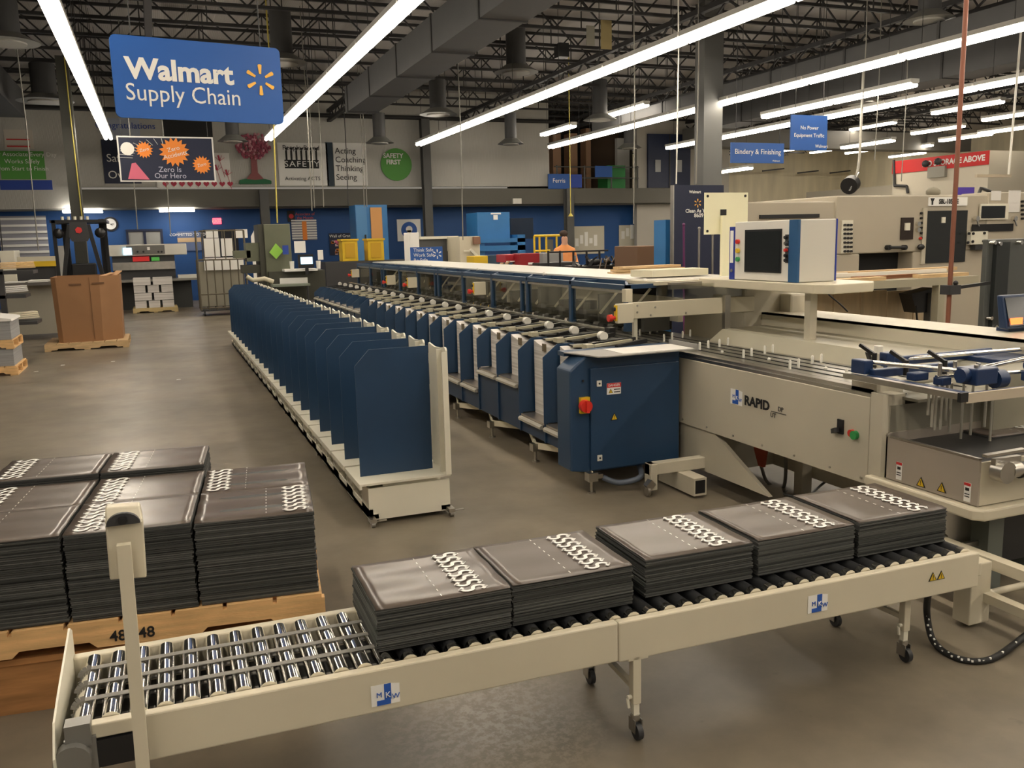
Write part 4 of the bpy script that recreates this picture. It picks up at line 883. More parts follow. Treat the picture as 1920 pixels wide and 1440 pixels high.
# ================================================================ ROLLER CONVEYOR
CV=(1.432,2.509,0); CZ=R(-1.0)
t=thing('roller_conveyor','cream roller conveyor on castors carrying five stacks of black sheets','conveyor',CV,rz=CZ); cv=t
def L(n,g,m,bev=0): return g.build(n,m,cv,bevel=bev,local=True)
L('side_rail',MB().box(-1.575,-.073,-.0,.035,.305,.448),cream,.006)
L('side_rail',MB().box(-.071,1.572,-.0,.035,.300,.446),cream,.006)
L('side_rail',MB().box(-1.80,1.572,.452,.49,.31,.455),cream,.006)
L('end_flange',MB().box(-1.72,-1.575,.0,.035,.405,.448),cream,.004)
for k in range(46):
    u=-1.735+.0725*k
    g=MB(); dk=u>-.80
    if dk:
        g.mi=1; g.cyl((u,.065,.431),(u,.448,.431),.026,16); g.mi=0; g.cyl((u,.036,.431),(u,.065,.431),.0275,16)
    else: g.cyl((u,.036,.431),(u,.448,.431),.0285,20)
    g.mi=2; g.cyl((u,.030,.431),(u,.037,.431),.010,8)
    L('roller',g,[chrome,rubber,blk])
for v in (.135,.235,.34):
    g=MB().box(-1.735,-.80,v-.011,v+.011,.4605,.463)
    for k in range(9):
        a0=R(90+20*k); a1=R(90+20*(k+1)); g.bar((-1.735+.031*math.cos(a0),v,.431+.031*math.sin(a0)),(-1.735+.031*math.cos(a1),v,.431+.031*math.sin(a1)),.003,.022)
    g.box(-1.735,-.80,v-.008,v+.008,.395,.398); L('drive_belt',g,belt)
g=MB().box(-1.79,1.56,.06,.44,.33,.34)
for k in range(23): g.box(-1.76+.145*k,-1.75+.145*k,.06,.44,.34,.37)
L('under_tray',g,mat('under_tray_dark',(.03,.03,.028),.5))
# end plate
pl=[]
xw=CV[0]-1.81
for q in ((131,1160),(97,1278),(92,1325),(104,1395),(110,1440),(142,1300),(142,1240)):
    p=atx(*q,xw); pl.append((p.y-CV[1],p.z))
L('end_plate',MB().prism([(.50,.30),(.50,.53),(.46,.555),(.12,.50),(.0,.475),(-.06,.40),(-.06,.28)],'x',-1.803,-1.797),cream2)
g=MB().box(-1.775,-1.71,-.02,.03,.40,.465).cyl((-1.76,-.045,.37),(-1.76,-.005,.37),.048,24).box(-1.78,-1.70,-.012,.0,.32,.42); L('gearbox',g,mat('gear_grey',(.25,.245,.23),.4,.5))
g=MB().box(-1.70,-1.58,-.005,.10,.32,.40).cyl((-1.70,.05,.35),(-1.55,.05,.35),.045,16); L('motor',g,blk)
# logo + warnings on rail
logo(cv,Vector((0,0,0)),.0001,EX,EZ,-EY) if False else None
def conv_logo(u,z):
    o=MB().poly3([(u-.045,-.001,z-.035),(u+.045,-.001,z-.035),(u+.045,-.001,z+.028),(u+.01,-.001,z+.034),(u-.045,-.001,z+.034)],-.001,(0,1,0)).build('maker_logo',wht,cv,local=True)
    MB().box(u-.004,u+.018,-.0035,-.002,z-.018,z+.034).box(u-.028,u+.016,-.0035,-.002,z-.034,z-.018).build('blue_block',mat('logo_blue',(.02,.1,.45)),o,local=True)
    text('M',.024,(u-.02,-.0035,z),EX,EZ,mat('logo_blue',(.02,.1,.45)),o,local=True); text('K',.026,(u+.007,-.005,z-.003),EX,EZ,wht,o,local=True); text('W',.024,(u+.032,-.0035,z-.012),EX,EZ,mat('logo_blue',(.02,.1,.45)),o,local=True)
conv_logo(-.885,.363); conv_logo(.765,.372)
for u in (1.325,1.368):
    o=warn(None,(u,-.0015,.382),.036,EX,EZ,-EY); o.parent=cv
# legs
def leg(u,v,name='leg'):
    g=MB().box(u-.016,u+.016,v,v+.032,.13,.31).box(u-.035,u+.045,v,v+.032,.295,.31); o=L('leg',g,cream,.003)
    g=MB().box(u-.011,u+.011,v+.005,v+.027,.085,.14).cyl((u-.03,v+.016,.155),(u+.0,v+.016,.155),.008,8).bar((u-.03,v+.016,.15),(u-.025,v+.016,.115),.008); g.build('leg_extension',cream2,o,local=True)
    g=MB().cyl((u,v+.016,.07),(u,v+.016,.088),.018,12).box(u-.016,u-.012,v-.01,v+.035,.025,.075).box(u+.012,u+.016,v-.01,v+.035,.025,.075); g.build('castor_fork',steel,o,local=True)
    MB().cyl((u-.010,v+.0,.03),(u+.010,v+.0,.03),.03,18).build('castor_wheel',rubber,o,local=True)
leg(0,0.0); leg(.02,.42); leg(1.28,.07); leg(1.25,.45)
L('cross_brace',MB().bar((0,.02,.185),(.02,.43,.185),.02),cream)
L('cross_brace',MB().bar((1.28,.09,.185),(1.25,.46,.185),.02),cream)
L('stop_bar',MB().box(1.545,1.572,.036,.452,.40,.43),cream)
# post with sensor box
pb=aty(268,1440,2.46); 
t=thing('sensor_post','slim cream post with a reflector sensor box at the left end of the conveyor','post',(pb.x,2.44,0))
tp=aty(232,1020,2.46)
MB().bar((tp.x,2.46,tp.z),(pb.x,2.44,.22),.034,.028).build('post',cream,t)
q=[aty(197,985,2.50),aty(268,975,2.50),aty(275,1083,2.50),aty(206,1088,2.50)]
MB().poly3([q[3],q[2],q[1],q[0]],.035,(0,1,0)).build('box_body',cream,t,bevel=.004)
q2=[aty(197,985,2.50),aty(268,975,2.50),aty(262,948,2.53),aty(197,952,2.53)]
MB().poly3(q2,.04,(0,1,0)).build('box_hood',cream,t,bevel=.004)
g=MB(); c=aty(231,984,2.487); pts=[(c.x+.042*math.cos(PI*k/12),c.z+.032*math.sin(PI*k/12)) for k in range(13)]; g.prism(pts,'y',2.485,2.50); g.build('dark_window',dark,t); MB().cyl((c.x,2.478,c.z+.014),(c.x,2.486,c.z+.014),.012,16).build('lens',blk,t)
# ================================================================ SHEET STACKS
def ribbon(g,pts,w,z):
    P=[Vector((p[0],p[1],z)) for p in pts]; a=[];b=[]
    for i,p in enumerate(P):
        d=(P[min(i+1,len(P)-1)]-P[max(i-1,0)]).normalized(); n=Vector((-d.y,d.x,0))*w/2; a.append(p+n); b.append(p-n)
    m=len(P); g.add(a+b,[(k,k+1,m+k+1,m+k) for k in range(m-1)])
def stack(name,label,grp,n,h,w=.46,d=.40,rz=0,print_off=.30,flip=False,curl=0.002,seed=1,top_ripple=0,dash=True,edge=None,nd=8):
    random.seed(seed)
    t=thing(name,label,'sheet stack',(0,0,0),grp)
    g=MB(); dz=h/n
    for i in range(n):
        jx=random.uniform(-.004,.004); jy=random.uniform(-.004,.004); g.mi=0 if random.random()<.6 else 1
        g.box(jx,w+jx,jy,d+jy,i*dz+.0004,(i+.86)*dz)
    g.build('stacked_sheets',[edgeA,edgeB],t,local=True)
    nx_,ny_=12,8; vs=[]; fs=[]
    def zz(u,v): return h+curl*(2*abs(u-.5))**3+.002*math.sin(v*PI*2*2.2)*top_ripple-.003*(v<.06)
    for j in range(ny_*2+1):
        for i in range(nx_+1): u=i/nx_; v=j/(ny_*2); vs.append((u*w,v*d,zz(u,v)))
    for j in range(ny_*2):
        for i in range(nx_): a=j*(nx_+1)+i; fs.append((a,a+1,a+nx_+2,a+nx_+1))
    o=MB().add(vs,fs,True).build('top_sheet',topm,t,local=True); s=o.modifiers.new('s','SOLIDIFY'); s.thickness=.002; s.offset=1
    X=print_off if not flip else w-print_off
    z=h+.0065+.002*top_ripple*(top_ripple>1)
    gs=MB(); pitch=.94*d/nd
    for q in range(nd):
        v0=.03*d+pitch*(q+.5); hh=.040; ww=pitch*.36; pts=[]
        for a in range(25,271,20): pts.append((ww*math.cos(R(a)),hh*.5+hh*.5*math.sin(R(a))))
        for a in range(70,-156,-20): pts.append((ww*math.cos(R(a)),-hh*.5+hh*.5*math.sin(R(a))))
        ribbon(gs,[(X+b_,v0-a_) for a_,b_ in pts],.0135,z)
        ribbon(gs,[(X+hh*.95,v0),(X+hh*1.28,v0)],.008,z); ribbon(gs,[(X-hh*.95,v0),(X-hh*1.28,v0)],.008,z)
    tt=gs.build('dollar_signs',wht)
    tt.parent=t
    if dash:
        X2=print_off-.115 if not flip else w-print_off+.115
        g=MB()
        for k in range(9): g.box(X2-.0015,X2+.0015,d*(.03+.11*k),d*(.07+.11*k),z,z+.0004)
        g.build('dashed_line',wht,t,local=True)
    return t
SP=[(-.885,.085),(-.420,.095),(.098,.118),(.583,.122),(1.068,.132)]
ord_=['first','second','third','fourth','fifth']
cz,sz=math.cos(CZ),math.sin(CZ)
for k,(u,v) in enumerate(SP):
    t=stack('sheet_stack','black dollar sign sheet stack, %s on the conveyor from its left end'%ord_[k],'sheet stacks on the conveyor',26,.142,seed=k+3,top_ripple=1 if k==0 else .3,w=.455,d=.405,print_off=.335)
    t.location=(CV[0]+u*cz-v*sz,CV[1]+u*sz+v*cz,.4605); t.rotation_euler=(0,0,CZ+R((0,.5,-.3,.2,0)[k]))
# pallet with stacks at left
BEFORE=set(o.name for o in COL.objects)
def pallet(loc,w,d,h,m,label,lett=None,rz=0,grp=None):
    t=thing('wooden_pallet',label,'pallet',loc,grp,rz=rz); random.seed(int(abs(loc[0]*100)))
    g=MB(); nb=7; bw=w/(nb+.0)
    th_=.018
    for k in range(nb): g.box(k*w/nb+.004,(k+1)*w/nb-.012,0,d,h-th_,h)
    g.build('deck_boards',m,t,local=True)
    for y in (0,d/2-.02,d-.04):
        g=MB().prism([(0,.02),(0,h-th_),(w,h-th_),(w,.02),(w*.86,.02),(w*.84,.045),(w*.66,.045),(w*.64,.02),(w*.36,.02),(w*.34,.045),(w*.16,.045),(w*.14,.02)],'y',y,y+.04); g.build('stringer',m,t,local=True)
    g=MB()
    for x in (0,w/2-.05,w-.10): g.box(x,x+.10,0,d,0,.018)
    g.each('bottom_board',m,t,local=True)
    if lett: text(lett,.06,(w*.455,-.002,h*.45),EX,EZ,blkp,t,name='stencil',local=True,bold=.001)
    return t
PXR=.50; PF=3.465
pallet((PXR-1.32,PF-.02,.225),1.34,1.25,.125,wood,'worn wooden pallet stencilled 48 X 48 under the black sheet stacks',lett='48X48')
t=thing('wooden_crate_base','old brown wooden platform under the pallet of black sheets','pallet',(PXR-1.5,PF+.05,0))
g=MB()
for k in range(5): g.box(PXR-1.9,PXR-.04,PF+.02+.25*k,PF+.25+.25*k,.20,.224)
g.build('deck_boards',woodd,t); g=MB().box(PXR-1.9,PXR-.08,PF+.03,PF+.06,0,.20).box(PXR-1.9,PXR-.08,PF+1.2,PF+1.24,0,.20).box(PXR-.12,PXR-.08,PF+.06,PF+1.2,0,.20); g.build('side_boards',woodd,t)
g=MB().box(PXR-.62,PXR-.5,PF+.0,PF+.025,.15,.2).box(PXR-1.3,PXR-1.22,PF,PF+.025,.14,.19); g.build('forklift_scuffs',dark,t)
ptop=.352
lay=[(PXR-.455,PF,False,.385,.695,'front stack of the right column',0),(PXR-.455,PF+.415,True,.385,.693,'back stack of the right column',1),
     (PXR-.92,PF-.0,True,.375,.70,'front stack of the middle column',2),(PXR-.92,PF+.41,True,.375,.70,'back stack of the middle column',3),
     (PXR-1.385,PF-.0,True,.375,.70,'front stack of the left column',4),(PXR-1.385,PF+.41,True,.375,.70,'back stack of the left column',5),
     ]
for (x,y,fl_,off,zt,l,k) in lay:
    t=stack('sheet_stack','black dollar sign sheet stack on the left pallet, %s'%l,'sheet stacks on the left pallet',44,zt-ptop-.006,w=.452,d=.405,print_off=off,flip=fl_,seed=20+k,curl=.0025,top_ripple=2 if k<2 else .7,nd=7)
    t.location=(x,y,ptop+.001)
for k,(x,l) in enumerate(((PXR-.925,'back row, just beyond the middle column'),(PXR-1.39,'back row, beyond the left column'))):
    t=stack('sheet_stack','black dollar sign sheet stack on the left pallet, %s'%l,'sheet stacks on the left pallet',44,.372,w=.455,d=.405,print_off=.375,flip=True,seed=40+k,curl=.002,top_ripple=.6,nd=7); t.location=(x,PF+.835,ptop+.001)
LEFT=set(o.name for o in COL.objects)-BEFORE
pv=Vector((.500,3.465,0)); RT=R(-6.3)
for o in [o for o in COL.objects if o.parent is None and o.name in LEFT]:
    w=Vector(o.location)-pv; c_,s_=math.cos(RT),math.sin(RT)
    o.location=(pv.x+w.x*c_-w.y*s_,pv.y+w.x*s_+w.y*c_,o.location.z); o.rotation_euler=(0,0,RT)
# black sheets pile behind the hopper
t=stack('sheet_stack','black sheet stack with dollar signs behind the chrome rods at the right edge','sheet stacks behind the hopper',20,.12,w=.6,d=.46,print_off=.33,seed=51); p=atz(1745,805,.66); t.location=(p.x+.05,p.y-.35,.56)
# spiral hose at the right
a=[zf(1742,1105,.30),zf(1738,1150,.12),zf(1752,1205,.02),zf(1800,1236,.012),zf(1860,1235,.012),zf(1925,1190,.03)]
o=fcurve(a,.014,blkp,'spiral_hose','black hose with white flecks curving on the floor at the right','hose',12)
P=[Vector(v.co) for v in o.data.vertices]
g=MB(); cs_=[sum((P[i*8+k] for k in range(8)),Vector())/8 for i in range(61)]
for i in range(1,60,2):
    d=(cs_[i+1]-cs_[i-1]).normalized(); q=cs_[i]+Vector((-.010,-.006,.006)) if i%4==1 else cs_[i]+Vector((-.004,-.008,.010)); g.bar(q-d*.004,q+d*.004,.007,.007)
g.each('white_fleck',wht,o)
# ================================================================ LEFT BACKGROUND
def skid(loc,rz,label,n,m,tops,hh):
    pass
def gpal(x0,x1,y0,y1,z,label,m=wood):
    return pallet((x0,y0,z),x1-x0,y1-y0,.13,m,label)
# two pallets with cartons at far left
gpal(-3.1,-1.98,14.2,15.2,0,'lower pale pallet at the left picture edge')
def carton_row(z,h,lab):
    for k,(xa,xb) in enumerate(((-3.08,-2.60),(-2.58,-2.02))):
        o=MB().box(xa,xb,14.24,15.1,z,z+h).build('paper_carton',cab); tag(o,'%s grey wrapped paper block on the %s pallet at the left edge'%(('left','right')[k],lab),'paper block','wrapped paper blocks on the left pallets')
carton_row(.132,.24,'lower'); gpal(-3.1,-2.0,14.22,15.18,.375,'upper pale pallet stacked on grey paper blocks at the left edge'); carton_row(.507,.26,'upper')
g=MB().prism([(-3.1,.77),(-3.0,.83),(-2.6,.80),(-2.3,.85),(-2.0,.80),(-1.99,.77)],'y',14.22,15.1).build('crumpled_wrap',paper); tag(g,'crumpled white wrap on the top paper blocks at the left edge','wrap')
# gaylord box
bx0,bx1=-1.92,-.62; by=17.3
t=thing('cardboard_bin','large brown cardboard bin standing on a pallet left of the aisle','box',(bx0,by,.13))
q=[aty(105,650,by),aty(187,648,by),aty(231,640,by),aty(222,516,by),aty(172,518,by),aty(82,520,by)]
xl,xr_,z1=q[0].x+.05,q[2].x,q[4].z
pts=[(xl,by+.05),(xl+.08,by),(xr_-.32,by),(xr_,by+.25),(xr_,by+1.1),(xl,by+1.1)]
g=MB(); n=len(pts); vs=[(x,y,.131) for x,y in pts]+[(x+.03*(1 if x<-1.2 else -1)*-1,y,z1) for x,y in pts]
g.add(vs,[(i,(i+1)%n,(i+1)%n+n,i+n) for i in range(n)]); g.add(vs,[tuple(range(n))])
o=g.build('bin_walls',card,t); s=o.modifiers.new('s','SOLIDIFY'); s.thickness=.012
MB().box(xr_-.46,xr_-.452,by-.012,by-.004,.16,z1-.02).build('corner_seam',mat('card_dark',(.16,.08,.035),.8),t)
MB().box(xl+.25,xl+.45,by-.014,by-.01,z1-.15,z1-.12).box(xl+.62,xl+.82,by-.014,by-.01,z1-.14,z1-.11).build('printed_marks',mat('card_dark',(.16,.08,.035)),t)
pallet((-1.95,17.15,0),1.35,1.3,.128,woodl,'pallet under the large brown cardboard bin')
g=MB(); random.seed(5)
for k in range(2): g.bar((xl+.75+.2*k,by+.3,z1-.02),(xl+.95+.12*k,by+.4,z1+.04+.03*k),.16,.012)
o=g.build('scrap_paper',mat('tan_scrap',(.6,.35,.18),.8)); tag(o,'tan scrap sheets sticking out of the cardboard bin','scrap paper')
# steel shelving with boards, left edge
t=thing('storage_rack','dark steel rack with three shelves at the left picture edge','rack',(-3.2,15.6,0)); Ysh=15.6
zs=[aty(30,545,Ysh).z,aty(30,590,Ysh).z,aty(30,650,Ysh).z-.15]; xs0=aty(0,560,Ysh).x-.6
for k,(py,) in enumerate(((508,),(553,),(604,))):
    z=aty(30,py,Ysh).z; x1=aty((62,48,70)[k],py,Ysh).x; MB().box(xs0,x1,Ysh,Ysh+.6,z-.05,z).build('shelf',dark,t)
    o=MB()
    for q in range(4): o.bar((xs0+.1+.1*q,Ysh+.1,z+.03+.03*q),(x1-.02*q,Ysh+.3+.05*q,z+.05+.025*q),.16,.02)
    o=o.build('scrap_boards',[woodl,paper,cream][k]); tag(o,'loose pale boards on the %s shelf of the dark rack at the left edge'%('top','middle','bottom')[k],'boards','loose boards on the left rack')
x=aty(10,600,Ysh).x; MB().box(x-.04,x+.04,Ysh,Ysh+.08,0,aty(10,505,Ysh).z).box(xs0,xs0+.08,Ysh,Ysh+.08,0,1.2).build('upright',dark,t)
# big table left
Yt=19.5; a=aty(0,532,Yt); b=aty(105,530,Yt); t=thing('work_table','long table with white sheets behind the cardboard bin','table',(b.x,Yt,0))
MB().box(a.x-1,b.x+.1,Yt,Yt+1.2,a.z-.06,a.z).build('table_top',mat('table_grey',(.12,.11,.1),.5),t); MB().box(a.x,b.x,Yt+.3,Yt+.35,.1,a.z-.06).build('table_panel',mat('panel_beige',(.42,.40,.33),.6),t)
for k in range(3): o=MB().box(a.x+.05+.42*k,a.x+.40+.42*k,Yt+.05,Yt+.6,a.z+.001,a.z+.02+.02*k).build('paper_pile',paper); tag(o,'%s white sheet pile on the table behind the cardboard bin'%('left','middle','right')[k],'paper')
def M_(name,label,cat,px,Y,d,m,extra=None,z0=None,grp=None):
    x0,x1,za,zb=rY(*px,Y); za=za if z0 is None else z0
    t=thing(name,label,cat,((x0+x1)/2,Y,za),grp); MB().box(x0,x1,Y,Y+d,za,zb).build('body',m,t,bevel=.01)
    if extra: extra(t,x0,x1,za,zb,Y)
    return t
def sub(t,px,Y,nm,m,d=.02):
    x0,x1,za,zb=rY(*px,Y); return MB().box(x0,x1,Y-d,Y,za,zb).build(nm,m,t)
# yellow machine at left
t=M_('folding_machine','cream machine with a yellow bar at the left edge below the schedule board','machine',(0,470,28,500),21,.8,cream2,z0=.6); sub(t,(30,490,105,500),21,'yellow_bar',yel); sub(t,(32,481,104,490),21,'pale_strip',cream); MB().box(*(rY(0,500,105,520,21.05)[0:2]),21.05,21.6,.3,rY(0,500,105,508,21.05)[3]).build('lower_frame',dark,t)
# forklift
Yf=21.0; x0,x1,z0,z1=rY(113,412,190,520,Yf); t=thing('forklift','black forklift with overhead guard and red emblem seen from behind','forklift',((x0+x1)/2,Yf,0))
g=MB().box(x0-.15,x1+.15,Yf,Yf+1.3,z1-.06,z1).box(x0-.12,x0-.05,Yf,Yf+.07,.3,z1).box(x1+.02,x1+.09,Yf+1.2,Yf+1.27,.3,z1); g.build('overhead_guard',blk,t)
g=MB(); xm=(x0+x1)/2
for s in (-1,1): g.box(xm+s*.38-.06,xm+s*.38+.06,Yf+1.3,Yf+1.45,.1,z1+.05); g.bar((xm+s*.18,Yf,z1-.1),(xm+s*.42,Yf,.9),.08)
g.each('mast_piece',blk,t)
g=MB().prism([(xm-.2,z1-.35),(xm-.16,z1-.05),(xm+.16,z1-.05),(xm+.2,z1-.35),(xm+.15,z1-.45),(xm-.15,z1-.45)],'y',Yf-.1,Yf); g.build('rear_panel',dark,t)
MB().cyl((xm,Yf-.12,z1-.22),(xm,Yf-.1,z1-.22),.07,6).build('red_emblem',redw,t)
MB().box(x0,x1+.1,Yf+.1,Yf+1.2,.15,1.0).build('chassis',blk,t,bevel=.04)
g=MB()
for s in (-1,1):
    for yy in (.3,1.1): g.cyl((xm+s*.5-.08,Yf+yy,.25),(xm+s*.5+.08,Yf+yy,.25),.25,20)
g.each('wheel',rubber,t)
g=MB().box(xm-.25,xm+.25,Yf+.3,Yf+.7,1.0,1.12).box(xm-.25,xm+.25,Yf+.25,Yf+.35,1.1,1.45); g.build('seat',blk,t,bevel=.03)
g=MB()
for s in (-.4,.4): g.ball((xm+s,Yf,z1-.28),.11,10)
g.each('work_light',blk,t)
g=MB()
for k in range(5): g.cyl((xm-.3+.12*k,Yf+.02,z1),(xm-.3+.12*k,Yf+.02,z1+.07),.03,8)
g.each('guard_bolt',cream2,t)
# paper cutter
Yk=27.6
x0,x1,z0,z1=rY(196,458,352,525,Yk); t=thing('paper_cutter','pale paper cutting machine with screen and red warning label','machine',((x0+x1)/2,Yk,0)); W_=x1-x0
MB().box(x0,x1,Yk,Yk+1,z1-.32,z1).build('top_housing',mat('cutter_white',(.70,.68,.61),.45),t,bevel=.02)
MB().box(x0+W_*.27,x0+W_*.73,Yk-.03,Yk,z1-.28,z1-.03).build('control_strip',mat('strip_grey',(.16,.155,.14),.4),t)
sub(t,(231,465,247,478),Yk-.035,'lit_display',lcd,.01); sub(t,(276,463,281,469),Yk-.035,'white_key',wht,.01)
g=MB()
for px in (258,269,297,303): p=aty(px,472,Yk-.03); g.cyl((p.x,Yk-.06,p.z),(p.x,Yk-.03,p.z),.03,8)
g.each('dial',blk,t)
MB().box(x0+.2,x1-.35,Yk+.1,Yk+.6,.8,z1-.32).build('knife_frame',dark,t); MB().box(x0+.2,x1-.35,Yk-.02,Yk+.1,z1-.72,z1-.5).build('clamp_bar',steel,t)
sub(t,(249,481,280,490),Yk+.1,'red_label',mat('label_red',(.8,.03,.03),.5),.13); sub(t,(284,482,299,489),Yk+.1,'green_label',mat('label_green',(.12,.65,.12),.5),.13)
xa=aty(180,512,Yk-.4).x; xb=aty(372,512,Yk-.4).x
MB().box(xa,xb,Yk-.5,Yk+.6,.80,.86).build('work_table',mat('cut_table',(.3,.29,.26),.35,.4),t); MB().box(xa+.2,xb-.2,Yk,Yk+.6,0,.80).build('pedestal',mat('cut_dark',(.04,.042,.04),.6),t); MB().box(x1-.3,x1+.3,Yk-.3,Yk+.2,.861,.95).build('side_table_lid',mat('cutter_white',(.52,.5,.45)),t)
x0,x1,_,_=rY(172,462,186,530,24.5)
for px,l in (((104,461,122,502),'left white cabinet panel beside the forklift'),((147,461,165,497),'white cabinet panel seen through the forklift')):
    a0,a1,b0,b1=rY(*px,23.5); o=MB().box(a0,a1,23.5,23.6,0,b1).build('leaning_sheet',wht); tag(o,l,'panel')
# white bricks of paper on pallet
Yw=26.0; x0,x1,z0,z1=rY(250,520,328,578,Yw)
pallet((x0-.05,Yw-.05,0),x1-x0+.1,.95,.13,mat('yellowish_wood',(.55,.42,.2),.7),'small pallet under the white paper blocks below the cutter table')
W_=x1-x0; zz_=(z1-.13)/4
nb=0
for r_ in range(4):
    cut=[0,.33,.66,1] if r_%2==0 else [0,.47,1]
    for k in range(len(cut)-1):
        o=MB().box(x0+W_*cut[k]+.02,x0+W_*cut[k+1]-.04,Yw,Yw+.7,.131+zz_*r_,.131+zz_*(r_+1)-.012).build('paper_block',paperpile)
        pos=(['left','middle','right'] if len(cut)==4 else ['left','right'])[k]
        tag(o,'white paper block below the cutter, %s in layer %s from floor'%(pos,('one','two','three','four')[r_]),'paper block','white paper blocks below the cutter')
# wire cage carts
def cage(px,Y,label):
    x0,x1,z0,z1=rY(*px,Y); w=x1-x0; t=thing('cage_trolley',label,'trolley',((x0+x1)/2,Y,0))
    wire=mat('wire_brown',(.14,.12,.085),.5,.4)
    g=MB()
    for yy in (Y,Y+.8):
        for k in range(7): g.cyl((x0+w*k/6,yy,.15),(x0+w*k/6,yy,z1*.66),.016,6)
        for z in (.2,.55,z1*.66): g.cyl((x0,yy,z),(x1,yy,z),.018,6)
        for k in range(4): g.cyl((x0+w*(.15+.22*k),yy,z1*.66),(x0+w*(.15+.22*k),yy,z1),.013,6)
        g.cyl((x0+.1,yy,z1),(x1,yy,z1),.014,6)
    g.cyl((x0,Y,0.15),(x0,Y,z1),.025,6).cyl((x1,Y,0.15),(x1,Y,z1),.025,6); g.build('wire_mesh',wire,t)
    MB().box(x0,x1,Y,Y+.8,.12,.16).build('base_plate',dark,t)
    MB().box(x0+.03,x1-.03,Y+.7,Y+.72,.2,z1*.64).build('back_sheet',mat('cage_back',(.28,.26,.2),.6),t)
    for x in (x0+.08,x1-.08): MB().cyl((x-.02,Y+.05,.06),(x+.02,Y+.05,.06),.06,12).build('wheel',rubber,t)
    return x0,x1,z1
x0,x1,z1=cage((372,432,462,588),23.6,'tall brown wire cage trolley left of the blue rack')
for k,(px,l) in enumerate((((386,431,409,446),'upper left'),((442,430,464,446),'upper right'),((382,447,412,482),'middle left'),((415,447,436,480),'middle centre'),((383,483,457,506),'lower wide'))):
    a0,a1,b0,b1=rY(*px,24.2); o=MB().box(a0,a1,24.2,24.22,b0,b1).build('white_card',wht); tag(o,'%s white card sheet standing in the wire cage trolley'%l,'card')
# olive gathering machine at the end of the line
Yo=17.6
t=thing('gathering_machine','olive green machine at the far end of the collating line','machine',(2.0,Yo,0))
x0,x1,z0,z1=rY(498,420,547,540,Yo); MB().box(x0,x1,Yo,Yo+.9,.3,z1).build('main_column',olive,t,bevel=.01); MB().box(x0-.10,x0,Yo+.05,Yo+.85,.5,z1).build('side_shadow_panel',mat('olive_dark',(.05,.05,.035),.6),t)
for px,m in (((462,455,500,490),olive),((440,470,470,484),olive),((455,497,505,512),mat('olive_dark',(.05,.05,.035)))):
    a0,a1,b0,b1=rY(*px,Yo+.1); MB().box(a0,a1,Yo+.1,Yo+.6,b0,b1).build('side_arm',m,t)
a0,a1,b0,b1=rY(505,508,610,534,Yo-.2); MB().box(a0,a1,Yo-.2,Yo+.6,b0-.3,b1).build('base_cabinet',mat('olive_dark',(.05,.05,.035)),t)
a0,a1,b0,b1=rY(525,521,577,533,Yo-.25); MB().box(a0,a1,Yo-.25,Yo-.2,b0,b1).build('pale_drawer',wht,t); 
a0,a1,b0,b1=rY(534,505,566,509,Yo-.4); MB().box(a0,a1+.3,Yo-.4,Yo,b0,b1).build('small_shelf',wht,t)
t=thing('monitor','small computer monitor with a lit pale blue screen','monitor',(2.3,Yo-.45,1.2)); a0,a1,b0,b1=rY(559,477,588,502,Yo-.45); MB().box(a0,a1,Yo-.45,Yo-.42,b0,b1).build('bezel',blk,t); a0,a1,b0,b1=rY(564,482,586,495,Yo-.46); MB().box(a0,a1,Yo-.46,Yo-.45,b0,b1).build('screen',lcd,t); MB().box((a0+a1)/2-.03,(a0+a1)/2+.03,Yo-.44,Yo-.40,b0-.2,b0).build('stand',blk,t)
for px,m,l,nm in (((552,452,573,474),wht,'white page clipped above the monitor','page'),((596,469,606,487),wht,'white page right of the monitor','page'),((530,460,541,477),signblued,'blue framed picture on the olive machine','picture')):
    a0,a1,b0,b1=rY(*px,Yo-.3); o=MB().box(a0,a1,Yo-.3,Yo-.28,b0,b1).build(nm,m); tag(o,l,nm)
p=aty(518,471,Yo-.1); o=MB().poly3([(p.x-.13,Yo-.1,p.z-.02),(p.x-.01,Yo-.1,p.z-.15),(p.x+.13,Yo-.1,p.z-.0),(p.x,Yo-.1,p.z+.15)],.01,(0,1,0)).build('green_note',mat('lime_note',(.30,.62,.08),.6)); tag(o,'lime green square note tilted on the olive machine','note')
for px,l in (((543,490,552,506),'left'),((593,489,601,504),'right')):
    a0,a1,b0,b1=rY(*px,Yo-.35); o=MB().cyl(((a0+a1)/2,Yo-.35,b0),((a0+a1)/2,Yo-.35,b1),.035,12,.045).build('paper_cup',wht); tag(o,'white paper cup, %s of the two beside the monitor'%l,'cup')
g=MB(); p=aty(485,523,16.2); g.tube([(p.x-.2,16.2,p.z+.05),(p.x-.1,16.2,p.z-.02),(p.x+.1,16.2,p.z),(p.x+.25,16.2,p.z-.06)],.04,8); o=g.build('cloth_gloves',mat('glove_cream',(.6,.56,.42),.8)); tag(o,'pale work gloves lying on the far end of the blue rack','gloves')
p=aty(462,415,20); a0,a1,b0,b1=rY(470,422,492,452,20); o=MB().prism([(a0,0),(a0,b0+.1),(a0+.12,b1-.03),(a0+.2,b1),(a1,b1),(a1,0)],'y',20,20.02).build('white_guard',wht); tag(o,'rounded white guard panel left of the olive machine','panel')
a0,a1,b0,b1=rY(500,505,600,560,17.0)
t=thing('steel_table','steel table with thin legs at the far end behind the blue rack','table',(2,17,0)); a0,a1,b0,b1=rY(512,533,582,537,16.95); MB().box(a0,a1,16.95,17.3,b0,b1).build('table_top',mat('green_grey',(.2,.23,.18),.5),t); g=MB(); 
for s in (a0+.05,a1-.05): g.cyl((s,17.0,0),(s,17.0,b0),.02,8)
g.each('leg',dark,t)
